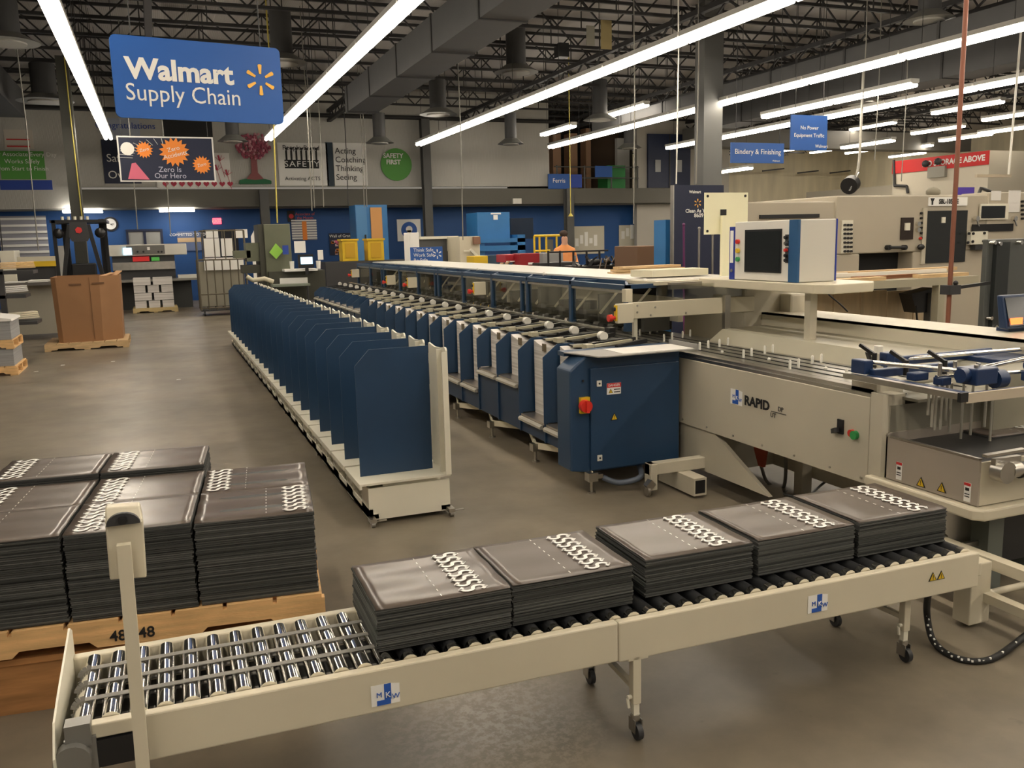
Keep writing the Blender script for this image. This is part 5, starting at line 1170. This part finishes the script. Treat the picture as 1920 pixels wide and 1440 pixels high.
# ================================================================ MIDDLE BACKGROUND
Yg=27; t=M_('tall_cabinet','tall bright blue machine cabinet with a wooden panel','cabinet',(668,384,728,492),Yg,.9,bluebright,z0=0); sub(t,(669,386,689,490),Yg,'light_side_panel',mat('pale_blue',(.07,.22,.45),.35)); sub(t,(695,389,716,447),Yg,'wooden_panel',mat('ply_orange',(.60,.30,.10),.6),.05); sub(t,(684,440,687,472),Yg,'handle',blk,.05); g=None
ctz=aty(690,489,24.3).z
for px,l in (((642,448,671,490),'left yellow plastic bin before the tall blue cabinet'),((690,447,720,490),'right yellow plastic bin before the tall blue cabinet')):
    t=M_('yellow_bin',l,'bin',px,24.5,.5,yel,z0=ctz,grp=None); a=rY(*px,24.5); MB().box(a[0]-.03,a[1]+.03,24.47,25.03,a[3]-.05,a[3]).build('rim',yel,t); MB().box(a[0]+.08,a[1]-.08,24.485,24.5,a[2]+.1,a[3]-.12).build('inset_panel',mat('yel_dark',(.55,.32,.01),.5),t)
t=M_('paper_feeder','white and black office machine behind the Think Safe sign','machine',(785,443,858,475),20,.7,mat('office_grey',(.10,.10,.1),.5),z0=0); sub(t,(786,443,857,448),20,'white_top_edge',cream2,.1); sub(t,(838,447,856,470),20,'white_end',cream2,.06)
t=M_('printing_unit','cream printing machine with rounded housing behind the guard housing','machine',(862,443,900,492),19,.9,cream,z0=.7); sub(t,(886,444,898,458),19,'brown_box',mat('brown_box',(.25,.13,.08),.6),.1)
p=aty(890,480,18.9); MB().bar((p.x-.1,18.9,p.z+.15),(p.x+.1,18.9,p.z-.05),.06).bar((p.x-.25,18.9,p.z+.12),(p.x-.05,18.9,p.z+.12),.03).build('linkage',cream2,t)
t=M_('white_drum','white round drum unit beside the padlock poster','machine',(768,436,786,470),19.5,.5,wht,z0=0)
# sign Think Safe
t=thing('safety_sign','blue sign reading Think Safe Work Safe Be Safe','sign',(0,16,1)); Ysg=18.2; x0,x1,z0,z1=rY(770,463,830,491,Ysg); t.location=((x0+x1)/2,Ysg,z0); WL[t.name]=tuple(t.location)
MB().box(x0,x1,Ysg,Ysg+.03,z0-.2,z1).build('board',sb,t); MB().box(x0+.1,x0+.14,Ysg+.03,Ysg+.06,0,z1-.1).build('support_post',dark,t); text('Think Safe\nWork Safe\nBe Safe',.105,(x0+.06,Ysg-.003,z1-.17),EX,EZ,wht,t,ax='LEFT'); spark((x1-.12,Ysg-.002,(z0+z1)/2),.10,Ysg,wht,t)
# blue guillotine
Yq=25; t=M_('guillotine_hood','big light blue machine hood with white label','machine',(895,398,956,448),Yq,1.0,bluebright); sub(t,(920,399,939,402),Yq,'label_top',wht,.01); sub(t,(925,403,933,412),Yq,'label_card',wht,.01)
a0,a1,b0,b1=rY(893,447,985,470,Yq-.3); MB().box(a0,a1,Yq-.3,Yq,b0,b0+.15).box(a0,a1,Yq-.3,Yq,b1-.12,b1).box(a0,a0+.3,Yq-.2,Yq+.6,0,b1).box(a1-.25,a1,Yq-.3,Yq+.3,.2,b1+.1).build('blue_frame',bluebright,t)
a0,a1,b0,b1=rY(957,409,1000,448,Yq+.4); MB().box(a0,a1,Yq+.4,Yq+.8,b0,b1).build('dark_window',mat('dark_blue_glass',(.01,.02,.04),.2),t)
# red toolbox
t=M_('tool_box','red metal tool box on a bench behind the housing','toolbox',(948,477,976,492),15.5,.5,mat('red1',(.38,.02,.03),.4)); t2=M_('tool_box','deeper red tool box, right of the pair behind the housing','toolbox',(976,475,1012,498),15.2,.4,mat('red2',(.30,.012,.02),.4)); sub(t2,(990,492,1000,496),15.2,'label',wht,.01); sub(t,(949,489,975,491),15.5,'trim_line',wht,.01)
# yellow guard rail
t=thing('yellow_guard','yellow tube guard frame near the wall column','guard rail',(0,22,0)); x0,x1,z0,z1=rY(1002,442,1050,480,22); g=MB()
for x in (x0,x0+.15,x0+.35,x1-.1): g.cyl((x,22,0),(x,22,z1),.03,8)
g.cyl((x0,22,z1),(x1,22,z1),.035,8).cyl((x0,22,z1-.4),(x1-.3,22,z1-.4),.03,8); g.each('tube',yel,t); MB().box(x0+.4,x0+.6,22.1,22.15,.5,z1-.1).build('grey_sheet',mat('column_grey',(.13,.132,.125)),t)
# person
Ypp=17.5; p=aty(1058,433,Ypp); hx=p.x; hz=p.z
def person():
    t=thing('person','person in orange shirt and dark trousers working at a machine in the background','person',(hx,Ypp,0))
    me=bpy.data.meshes.new('body'); 
    V=[(0,0,.93),(0,0,1.12),(0,0,1.38),(0,0,1.47),(0,-.01,1.55),(0,0,1.66),
       (-.10,0,.90),(-.11,-.02,.50),(-.11,0,.08),(-.11,-.10,.04),(.10,0,.90),(.11,-.02,.50),(.11,0,.08),(.11,-.10,.04),
       (-.19,0,1.38),(-.25,-.04,1.12),(-.16,-.26,1.05),(-.12,-.33,1.06),(.19,0,1.38),(.25,-.04,1.12),(.16,-.26,1.05),(.12,-.33,1.06)]
    Ed=[(0,1),(1,2),(2,3),(3,4),(4,5),(0,6),(6,7),(7,8),(8,9),(0,10),(10,11),(11,12),(12,13),(2,14),(14,15),(15,16),(16,17),(2,18),(18,19),(19,20),(20,21)]
    Rd=[.15,.15,.16,.06,.075,.085,.09,.065,.045,.04,.09,.065,.045,.04,.065,.05,.04,.035,.065,.05,.04,.035]
    k=(hz)/1.75
    me.from_pydata([tuple(c*k for c in v) for v in V],Ed,[]); o=bpy.data.objects.new('body',me); COL.objects.link(o)
    o.modifiers.new('k','SKIN'); ly=me.skin_vertices[0].data if me.skin_vertices else None
    if ly is None: me.skin_vertices.new() if hasattr(me.skin_vertices,'new') else None
    if me.skin_vertices:
        for i,r in enumerate(Rd): me.skin_vertices[0].data[i].radius=(r*k,r*k*.8)
        me.skin_vertices[0].data[0].use_root=True
    s=o.modifiers.new('s','SUBSURF'); s.levels=1; s.render_levels=1
    dg=bpy.context.evaluated_depsgraph_get(); m2=bpy.data.meshes.new_from_object(o.evaluated_get(dg)); o.modifiers.clear(); o.data=m2
    m2.materials.clear(); 
    for m in (skin,mat('shirt_orange',(.75,.30,.10),.8),mat('trouser_dark',(.03,.035,.06),.8),mat('hair_brown',(.05,.03,.02),.8)): m2.materials.append(m)
    for f in m2.polygons:
        c=f.center/k; f.use_smooth=True
        f.material_index=2 if c.z<.98 else (0 if (c.z>1.47 or c.y<-.22) else 1)
    o.parent=t; t.location=(hx,Ypp,0)
    MB().ball((0,.035*k,1.70*k),.092*k,12,(.95,.95,.75)).build('hair',mat('hair_brown',(.05,.03,.02)),t,local=True)
    MB().ball((-.03*k,-.075*k,1.645*k),.012,6).ball((.03*k,-.075*k,1.645*k),.012,6).each('eye',blk,t,local=True)
    MB().box(-.15,.15,-.40,-.36,1.0,1.2).build('held_tablet',blkp,t,local=True)
person()
# dark machinery clutter behind housing
t=thing('assembly_machine','low black machine line with rods and pipes behind the housing','machine',(7,14,.6)); random.seed(9); g=MB()
x0,x1,z0,z1=rY(1090,478,1245,502,14); g.box(x0,x1,14,14.8,z0-.3,z0+.05)
for k in range(46):
    x=random.uniform(x0,x1); z=z0+random.uniform(.02,.22); g.bar((x,14+random.uniform(0,.6),z0),(x+random.uniform(-.15,.15),14+random.uniform(0,.6),z),random.uniform(.02,.06))
for k in range(12): x=random.uniform(x0,x1); g.cyl((x,14.2,z0+.1),(x+.1,14.2,z0+.12),.05,10)
g.build('frame',blk,t)
g=MB()
for k in range(10): x=random.uniform(x0+.3,x1); g.tube([(x,13.95,z0),(x+.05,13.95,z0+.18),(x+.14,13.95,z0+.1),(x+.2,13.95,z0+.2)],.012,6)
g.each('hose',mat('clutter_brown',(.18,.13,.09),.5),t)
t=M_('long_bench','long dark bench with posts behind the red tool boxes','bench',(1010,492,1085,503),14.9,.6,dark)
g=MB()
for px in (1028,1050,1075,1100,1124): 
    p=aty(px,480,14.5); q=aty(px,470,14.5); g.cyl((p.x,14.5,1.1),(p.x,14.5,q.z),.02,8)
p=aty(1028,473,14.5); q=aty(1140,473,14.5); g.cyl((p.x,14.5,p.z),(q.x,14.5,p.z),.015,8); g.each('post',blk,t)
M_('grey_cabinet','grey filing box right of the red tool boxes','box',(1018,474,1056,496),15.8,.5,mat('file_grey',(.28,.28,.27),.5),z0=0)
M_('brown_crate','brown board crate left of the navy banner stand','crate',(1195,461,1250,500),13,.8,mat('brown_board',(.17,.095,.055),.7),z0=0)
M_('yellow_stapler_machine','small yellow and white machine left of the red tool boxes','machine',(888,480,915,492),15.3,.4,yel,z0=0)
o=MB(); random.seed(2)
a=aty(920,488,15.4); wbn=MB().box(a.x-.1,a.x+2.9,15.2,16.1,1.1,1.165).box(a.x,a.x+.06,15.3,15.36,0,1.1).box(a.x+2.7,a.x+2.76,15.3,15.36,0,1.1).build('work_bench',dark); tag(wbn,'dark work bench under the red tool boxes behind the housing','bench') 
for k in range(8): o.bar((a.x+.12*k,15.4,1.2),(a.x+.12*k+.15,15.5,1.27+.03*(k%3)),.07,.03)
o=o.build('parts_pile',mat('parts_brown',(.3,.2,.12),.7)); tag(o,'small pile of brown parts left of the red tool boxes','parts')
# far left counters etc. behind housing
M_('low_counter','long dark counter below the blue wall carrying the yellow bins','counter',(610,489,780,500),24.3,.8,dark,z0=0)
M_('low_counter','long dark counter behind the cream printing machine','counter',(900,478,1000,500),22,.8,mat('counter_blue_dark',(.02,.05,.09),.5),z0=0)
# ================================================================ RIGHT BACKGROUND
# navy banner stand
Yn=10; x0,x1,z0,z1=rY(1263,347,1356,520,Yn); t=thing('banner_stand','tall navy banner stand reading Clean As You Go 8609','banner',((x0+x1)/2,Yn,0))
MB().box(x0,x1,Yn,Yn+.05,0,z1).build('banner_panel',navy,t); MB().box(x0-.015,x0,Yn-.01,Yn+.06,.9,z1).build('edge_trim',steel,t)
p=aty(1303,360,Yn); text('Walmart',.05,(p.x,Yn-.003,p.z),EX,EZ,wht,t,bold=.001)
p=aty(1308,386,Yn); spark((p.x,Yn-.002,p.z+.035),.055,Yn,mat('spark_print',(.95,.5,.1),.5),t)
p=aty(1285,391,Yn); text('Clean As You Go',.066,(p.x,Yn-.003,p.z),EX,EZ,wht,t,bold=.001,ax='LEFT',ay='TOP'); p=aty(1310,404,Yn); text('8609',.072,(p.x,Yn-.003,p.z),EX,EZ,wht,t,bold=.001,name='number')
x0,x1,z0,z1=rY(1248,412,1262,502,10.3); o=MB().box(x0,x1,10.3,10.6,0,z1).build('blue_panel',bluebright); tag(o,'narrow bright blue panel left of the navy banner stand','panel')
for (pa,pb,m,l) in (((1282,421),(1285,500),mat('pole_purple',(.12,.02,.10),.4),'thin purple pole leaning before the navy banner'),((1311,428),(1310,500),steel,'grey metal pole before the navy banner'),((1336,440),(1337,500),steel,'thin pale pole before the navy banner, rightmost')):
    a=aty(*pa,9.5); b=aty(*pb,9.5); o=MB().cyl(a,(b.x,9.5,0),.014,8).ball(a,.02,8).build('pole',m); tag(o,l,'pole')
# printing press
Yp=10.5
t=thing('printing_press','large grey die cutting press with SBL-1050SE nameplate','machine',(11,Yp,0))
x0,x1,z0,z1=rY(1572,366,1850,470,Yp); zb=aty(1600,500,Yp).z
pm=mat('press_paint',(.43,.385,.30),.5,var=.05,scale=.8)
zo=aty(1660,474,Yp).z; xo0=aty(1612,480,Yp).x; xo1=aty(1712,480,Yp).x
MB().box(x0-.05,x1,Yp,Yp+2,zo,z1).box(xo1,x1,Yp,Yp+2,0,zo).box(x0-.05,xo0,Yp,Yp+2,0,zo).build('press_body',pm,t,bevel=.02)
a0,a1,b0,b1=rY(1400,378,1572,480,Yp+.03); MB().box(a0,a1,Yp+.03,Yp+2,1.2,b1).build('feeder_hood',pm,t,bevel=.02)
a0,a1,b0,b1=rY(1424,402,1535,409,Yp+.02); MB().box(a0,a1,Yp,Yp+.03,b0,b1).build('hood_slot',blk,t)
MB().box(xo0,xo1,Yp+.3,Yp+2,.5,zo).build('dark_opening',mat('void',(.012,.012,.012),.8),t)
def S(px,nm,m,d=.02,off=0): return sub(t,px,Yp-off,nm,m,d)
S((1577,413,1597,475),'button_panel',cream2)
g=MB()
for r_ in range(7):
    for c_ in range(3): p=aty(1581+6*c_,422+8.2*r_,Yp); g.cyl((p.x,Yp-.05,p.z),(p.x,Yp-.02,p.z),.018,8)
g.each('push_button',blk,t)
S((1688,408,1711,449),'side_window',mat('brown_window',(.03,.02,.015),.3)); S((1696,418,1704,432),'window_handle',cream2,.03,.02)
S((1734,395,1810,492),'main_window',mat('window_black',(.022,.024,.024),.15)); S((1765,407,1771,418),'window_label',cream2,.02,.02)
S((1727,390,1734,495),'window_frame_left',mat('press_light',(.5,.46,.36),.5),.03)
S((1740,370,1812,386),'nameplate',wht)
p=aty(1776,378,Yp-.02); text('SBL-1050SE',.10,(p.x+.03,Yp-.025,p.z),EX,EZ,blkp,t,bold=.003,sx=.85); 
p=aty(1748,378,Yp-.02); MB().prism([(p.x-.04,p.z+.05),(p.x+.04,p.z+.05),(p.x+.012,p.z),(p.x+.012,p.z-.05),(p.x-.012,p.z-.05),(p.x-.012,p.z)],'y',Yp-.03,Yp-.02).build('plate_emblem',blkp,t)
g=MB()
for py in (400,409,418,427,437,446): p=aty(1726,py,Yp); g.cyl((p.x,Yp-.03,p.z),(p.x,Yp,p.z),.018,8)
p=aty(1722,463,Yp); g.ball((p.x,Yp-.05,p.z),.06,8,(1.3,.6,.8)); 
a=aty(1662,464,Yp); b=aty(1692,464,Yp); g.cyl((a.x,Yp-.06,a.z),(b.x,Yp-.06,b.z),.022,8).cyl((a.x,Yp-.07,a.z),(a.x,Yp,a.z),.04,8).cyl((b.x,Yp-.07,b.z),(b.x,Yp,b.z),.04,8); g.each('knob',blk,t)
p=aty(1724,447,Yp); MB().cyl((p.x,Yp-.035,p.z),(p.x,Yp,p.z),.02,8).build('red_knob',redp,t)
g=MB()
for py in (420,431): p=aty(1719,py,Yp); g.cyl((p.x,Yp-.05,p.z),(p.x,Yp,p.z),.035,12)
g.each('chrome_dial',chrome,t)
# press right unit (closer)
Y2=Yp-.02
a0,a1,b0,b1=rY(1852,360,1990,500,Y2); MB().box(aty(1850,420,Y2).x,a1,Y2,Y2+1.6,0,b1).build('press_right_unit',pm,t,bevel=.02)
def S2(px,nm,m,d=.02,off=0): return sub(t,px,Y2-off,nm,m,d)
S2((1836,382,1888,412),'display_frame',cream2,.03); S2((1840,386,1884,409),'display',screen,.01,.03); S2((1822,420,1898,434),'dark_slot',blk,.02); S2((1858,358,1876,376),'paper_note',paper,.01); S2((1890,357,1912,398),'paper_note',paper,.01); S2((1813,434,1844,458),'valve_block',cream2,.08); S2((1819,459,1845,468),'dark_ledge',dark,.1)
g=MB()
for k in range(5): p=aty(1915,378+8*k,Y2); g.cyl((p.x,Y2-.04,p.z),(p.x,Y2,p.z),.02,8)
for (px,py) in ((1816,438),(1824,438),(1823,453),(1814,455),(1843,452),(1845,437)): p=aty(px,py,Y2-.08); g.cyl((p.x,Y2-.1,p.z),(p.x,Y2-.08,p.z),.022,8)
g.each('black_knob',blk,t)
g=MB()
for px in (1827,1898): p=aty(px,410,Y2); g.cyl((p.x,Y2-.07,p.z),(p.x,Y2,p.z),.04,12).bar((p.x,Y2-.05,p.z-.03),(p.x+.05,Y2-.05,p.z-.12),.015)
g.each('chrome_lever',chrome,t)
x0_,x1_,_,_=rY(1760,480,1850,500,Y2); 
# wood/cardboard vertical panels behind table
Yv=8.6
for k in range(5):
    a0,a1,b0,b1=rY(1512+50*k,548,1561+50*k,640,Yv); o=MB().box(a0+.005,a1-.005,Yv,Yv+.05,0.,b1+.02).build('board_panel',mat('panel_tan',(.62,.49,.31),.65,var=.12,scale=2,stretch=(6,1,1))); tag(o,'tall tan board panel behind the grey machine, %s from the left'%ord_[k],'board','tan board panels behind the grey machine')
a0,a1,b0,b1=rY(1503,560,1512,600,Yv); o=MB().box(a0,a1,Yv-.1,Yv,.6,b1+.1).build('dark_gap_board',navy); tag(o,'narrow navy strip left of the tan board panels','panel')
# long table with planks
Yt2=7.9; x0,x1,z0,z1=rY(1568,520,1835,536,Yt2); t=thing('long_table','long cream framed table behind the console loaded with planks','table',(x0,Yt2,0)); tz=aty(1700,524,Yt2).z
MB().box(x0,x1,Yt2,Yt2+.8,tz-.09,tz).build('table_frame',mat('table_paint',(.40,.37,.27),.5),t); g=MB()
a=aty(1763,600,Yt2); g.box(a.x-.05,a.x+.05,Yt2,Yt2+.1,0,tz-.09).box(x0,x0+.08,Yt2+.6,Yt2+.7,0,tz-.09); g.each('table_leg',mat('table_paint',(.40,.37,.27)),t)
for k,(xa,xb,dz,dy,m) in enumerate(((0,.75,0,.05,woodl),(.55,1.5,0,.3,mat('plank_red',(.40,.18,.09),.7)),(1.3,2.1,0,.1,woodl),(.1,1.9,.05,.2,white),(.3,2.3,.055,.45,woodl),(-.05,.5,.05,.35,white))):
    o=MB().bar((x0+xa,Yt2+dy,tz+.022+dz),(x0+xb,Yt2+dy+.05,tz+.022+dz),.14 if m!=white else .05,.04).build('plank' if m!=white else 'white_pipe',m); tag(o,['short pale plank at the left end of the long table','reddish plank in the middle of the long table','pale plank at the right of the long table','long white pipe lying on the planks','long pale plank lying on top of the planks','short white pipe at the left end of the planks'][k],'plank' if m!=white else 'pipe')
# dust fan box on table leg
x0,x1,z0,z1=rY(1708,550,1752,586,8.2); t=thing('blower_unit','black blower box with hose hanging below the long table','blower',(x0,8.2,z0)); MB().prism([(x0,z1),(x1,z1+.06),(x1,z0),(x0+.1,z0)],'y',8.2,8.4).build('box_body',blk,t); MB().tube([(x0+.03,8.15,z0+.1),(x0+.06,8.15,z0-.08),(x0+.18,8.15,z0-.12)],.012,8).build('hose',blk,t)
a=aty(1744,560,8.2); MB().box(a.x-.04,a.x+.04,8.15,8.25,.3,z1).build('stand_pole',darkg,t)
a=aty(1540,545,7.2); fcurve([(4.74,6.2,1.33),(a.x-.3,6.9,1.32),(a.x,7.2,1.3),(a.x+.05,7.2,1.15),(a.x+.25,7.2,1.0),(a.x+.35,7.2,.92)],.008,blkp,'hanging_cord','thin black cord hanging below the console shelf','cord')
# dark steel post panel at right edge
Yr=6.6; x0,x1,z0,z1=rY(1846,447,1985,640,Yr)
t=thing('steel_guard_post','dark grey steel machine frame with bolts at the right edge','machine frame',(x0,Yr,0)); sl=mat('slate_paint',(.085,.09,.085),.4)
MB().box(x0,x1,Yr,Yr+.06,.3,z1).build('frame_plate',sl,t,bevel=.01); a0,a1,_,_=rY(1858,455,1882,640,Yr-.01); MB().box(a0,a1,Yr-.05,Yr-.001,.3,z1-.03).build('dark_channel',mat('slate_dark',(.02,.024,.024),.4),t)
g=MB()
for (px,py) in ((1856,455),(1866,457),(1905,455),(1849,596),(1858,612)): p=aty(px,py,Yr); g.cyl((p.x,Yr-.07,p.z),(p.x,Yr,p.z),.02,10)
g.each('bolt',chrome,t)
# copper pipe with clamp
a=aty(1812,0,6.4); b=aty(1775,640,6.4); t=thing('copper_pipe','rust red vertical pipe hanging from the roof at the right','pipe',(b.x,6.4,.4)); d=(a-b)
top=b+d*2.2
MB().cyl((b.x,6.4,b.z),(top.x,6.4,top.z),.022,12).build('pipe',copper,t); p=aty(1785,540,6.4); MB().box(p.x-.09,p.x+.05,6.34,6.46,p.z-.06,p.z+.03).build('clamp',dark,t); MB().bar((p.x+.05,6.4,p.z),(p.x+.5,6.4,p.z+.03),.03).ball((p.x,6.36,p.z+.05),.025,8).build('clamp_arm',blk,t)
# rods, fan
a=aty(1903,90,12); b=aty(1891,330,12); t=thing('hanging_bar','white vertical rod with a short horizontal bar at the upper right','bar',(b.x,12,b.z)); MB().cyl(b,(a.x+.15,12,6.1),.02,8).build('rod',white,t); c=aty(1830,329,12); MB().bar((c.x,12,b.z),(b.x+.04,12,b.z),.05).build('cross_bar',mat('tan_bar',(.45,.38,.28),.5),t)
a=aty(1610,290,16); t=thing('wall_fan','black round fan hanging on a bent rod above the press','fan',(a.x,16,a.z-.8)); c=aty(1594,345,16)
MB().tube([(a.x+.05,16,6.1),(a.x+.03,16,a.z),(a.x,16,a.z-.3),(c.x+.1,16,c.z-.15)],.03,8).build('rod',mat('rod_pale',(.35,.33,.28),.5),t); MB().cyl((c.x-.08,15.95,c.z-.05),(c.x+.10,16.05,c.z+.02),.19,20).build('fan_cage',blk,t)
a=aty(1600,320,15.9); MB().bar((c.x-.1,15.9,c.z-.15),(c.x+.15,15.9,c.z+.25),.03,.02).build('blade_guard',chrome,t)
# cylinder duct right of sign, items on wall
a=aty(1872,300,21); o=MB().cyl((a.x,21,2.2),(a.x,21,a.z),.35,20).build('vertical_duct',mat('duct_green_grey',(.16,.17,.15),.5)); tag(o,'round green grey vertical duct right of the office wall','duct')
o=MB().box(a.x,a.x+6,22.5,30,0,a.z-.5).build('wall_office_side',mat('office_white',(.62,.57,.46))); struct(o)
p=atx(1760,318,xr); t=thing('emergency_light','small grey emergency light on the office wall','lamp',(xr,p.y,p.z)); MB().box(xr-.12,xr,p.y-.35,p.y+.35,p.z-.25,p.z+.1).build('box_body',mat('lamp_grey',(.3,.29,.25),.5),t); MB().ball((xr-.16,p.y-.1,p.z+.25),.12,8).ball((xr-.16,p.y+.4,p.z+.22),.12,8).each('lamp_head',dark,t)
MB_=MB()
for (pa,pb) in (((1676,300),(1677,348)),((1677,348),(1700,349)),((1700,349),(1702,362))):
    a=atx(*pa,xr-.05); b=atx(*pb,xr-.05); MB_.cyl(a,b,.05,6)
o=MB_.build('wall_conduit',dark); tag(o,'dark bent conduit on the left end of the office wall','pipe')
ptz=aty(1711,366,10.5).z; x0,x1,z0,z1=rY(1796,351,1827,362,11); o=MB().box(x0,x1,11,11.05,ptz,z1).build('small_sign',mat('purple_sign',(.06,.03,.32),.5)); tag(o,'small purple sign standing on top of the press','sign')
o=MB().ball((aty(1750,355,11).x,11,ptz+.07),.10,10,(1.3,1,.8)).build('cloth_bundle',mat('bundle_grey',(.22,.20,.15),.8)); tag(o,'grey cloth bundle on top of the press left of the copper pipe','cloth')
p=aty(1855,360,11.2); o=MB().tube([(p.x-.25,11.2,ptz+.03),(p.x-.2,11.2,ptz+.14),(p.x-.1,11.2,ptz+.12),(p.x+.1,11.2,ptz+.06),(p.x+.25,11.2,ptz+.03)],.03,8).build('black_coil',blk); tag(o,'coiled black hose on top of the press right of the copper pipe','hose')
# angle-iron shelf supports on far wall
for k,(px,py) in enumerate(((1395,318),(1455,316),(1520,320),(1580,320))):
    p=aty(px,py,45.5); o=MB().bar((p.x-1,45.5,p.z-.15),(p.x+.6,45.5,p.z),.08).build('wall_bracket',dark); tag(o,'dark thin bracket on the far tan wall, %s from the left'%ord_[k],'bracket','thin brackets on the far tan wall')
# hanging cables
for px,py,Y,l,m in ((590,390,24,'pale hanging cord right of the people safety poster text',cable),(585,395,20,'pale hanging cord over the people safety poster',cable),(607,388,24,'hanging grey cord between the two white posters',cable),(653,385,26,'dark hanging cord across the Acting Coaching list',joistm),(683,388,25,'thin hanging cord left of the drop diffuser, first of two',cable),(688,388,25.3,'thin hanging cord left of the drop diffuser, second of two',cable),(868,450,19,'grey hanging cord before the blank white wall panel',cable),(258,430,22,'dark hanging cord below the hero banner, left one',cable),(320,440,22,'grey hanging cord below the hero banner, right one',cable),(72,470,20,'pale hanging cord before the schedule board',cable),(1268,345,13,'white hanging cord above the navy banner, left',white),(1188,420,15,'white hanging cord right of the mezzanine railing',cable),(1305,345,13.5,'pale hanging cord above the navy banner, right',cable),(1617,205,14,'grey hanging rod beside the tube rows',cable),(1640,300,15,'grey hanging cord before the far tan wall',cable),(1690,340,15.5,'grey hanging cord before the red board',cable),(5,470,20,'dark hanging cord at the left picture edge',joistm)):
    cable_v((px,py),Y,6.74,label=l,m=m,r=.012)
p0_=aty(512,210,18.5); p1_=aty(515,290,18.5); p2_=aty(520,418,18.5); o=MB().tube([(p0_.x,18.5,6.74),p0_,p1_,p2_],.014,6).build('air_hose',hose_y); tag(o,'yellow green air hose hanging beside the pink tree','hose')
p0_=aty(130,200,23.1); p2_=aty(154,410,23.1); o=MB().tube([(p0_.x,23.1,6.74),p0_,p2_],.014,6).build('air_hose',hose_y); tag(o,'yellow air hose on the dark column above the forklift','hose')
p=aty(1070,400,22); o=MB().tube([(p.x,22,6.74),(p.x,22,p.z)],.012,6).cyl((p.x,22,p.z-.08),(p.x,22,p.z),.07,10,.02).build('air_hose',hose_y); tag(o,'yellow tipped hose hanging before the wall column below the mezzanine','hose')
# notes hanging near roof
for px,l,m in (((1100,48,1115,85),'faded white paper hanging from the joists near the third tube row',mat('faded_white',(.28,.27,.22),.7)),((1127,38,1147,92),'yellowed paper hanging from the joists near the third tube row',mat('faded_yellow',(.34,.27,.12),.7))):
    x0,x1,z0,z1=rY(*px,17.6); o=MB().box(x0,x1,17.6,17.62,z0,z1).build('hanging_paper',m); tag(o,l,'paper')
x0,x1,z0,z1=rY(1049,80,1067,106,19); o=MB().box(x0,x1,19,19.3,z0,z1).build('roof_speaker',blk); tag(o,'black loudspeaker hanging under the roof','speaker')
# small litter
random.seed(4)
for k,(px,py) in enumerate(((212,678),(118,685),(68,697),(520,745),(335,712))):
    p=atz(px,py,0); o=MB().poly3([(p.x-.03,p.y-.02,.001),(p.x+.03,p.y-.01,.001),(p.x+.02,p.y+.03,.001),(p.x-.02,p.y+.02,.001)],.004,(0,0,1)).build('paper_scrap',wht); tag(o,'tiny white paper scrap on the aisle floor, %s of five'%('second','third','fourth','lowest','lower middle')[k],'litter','paper scraps in the aisle')
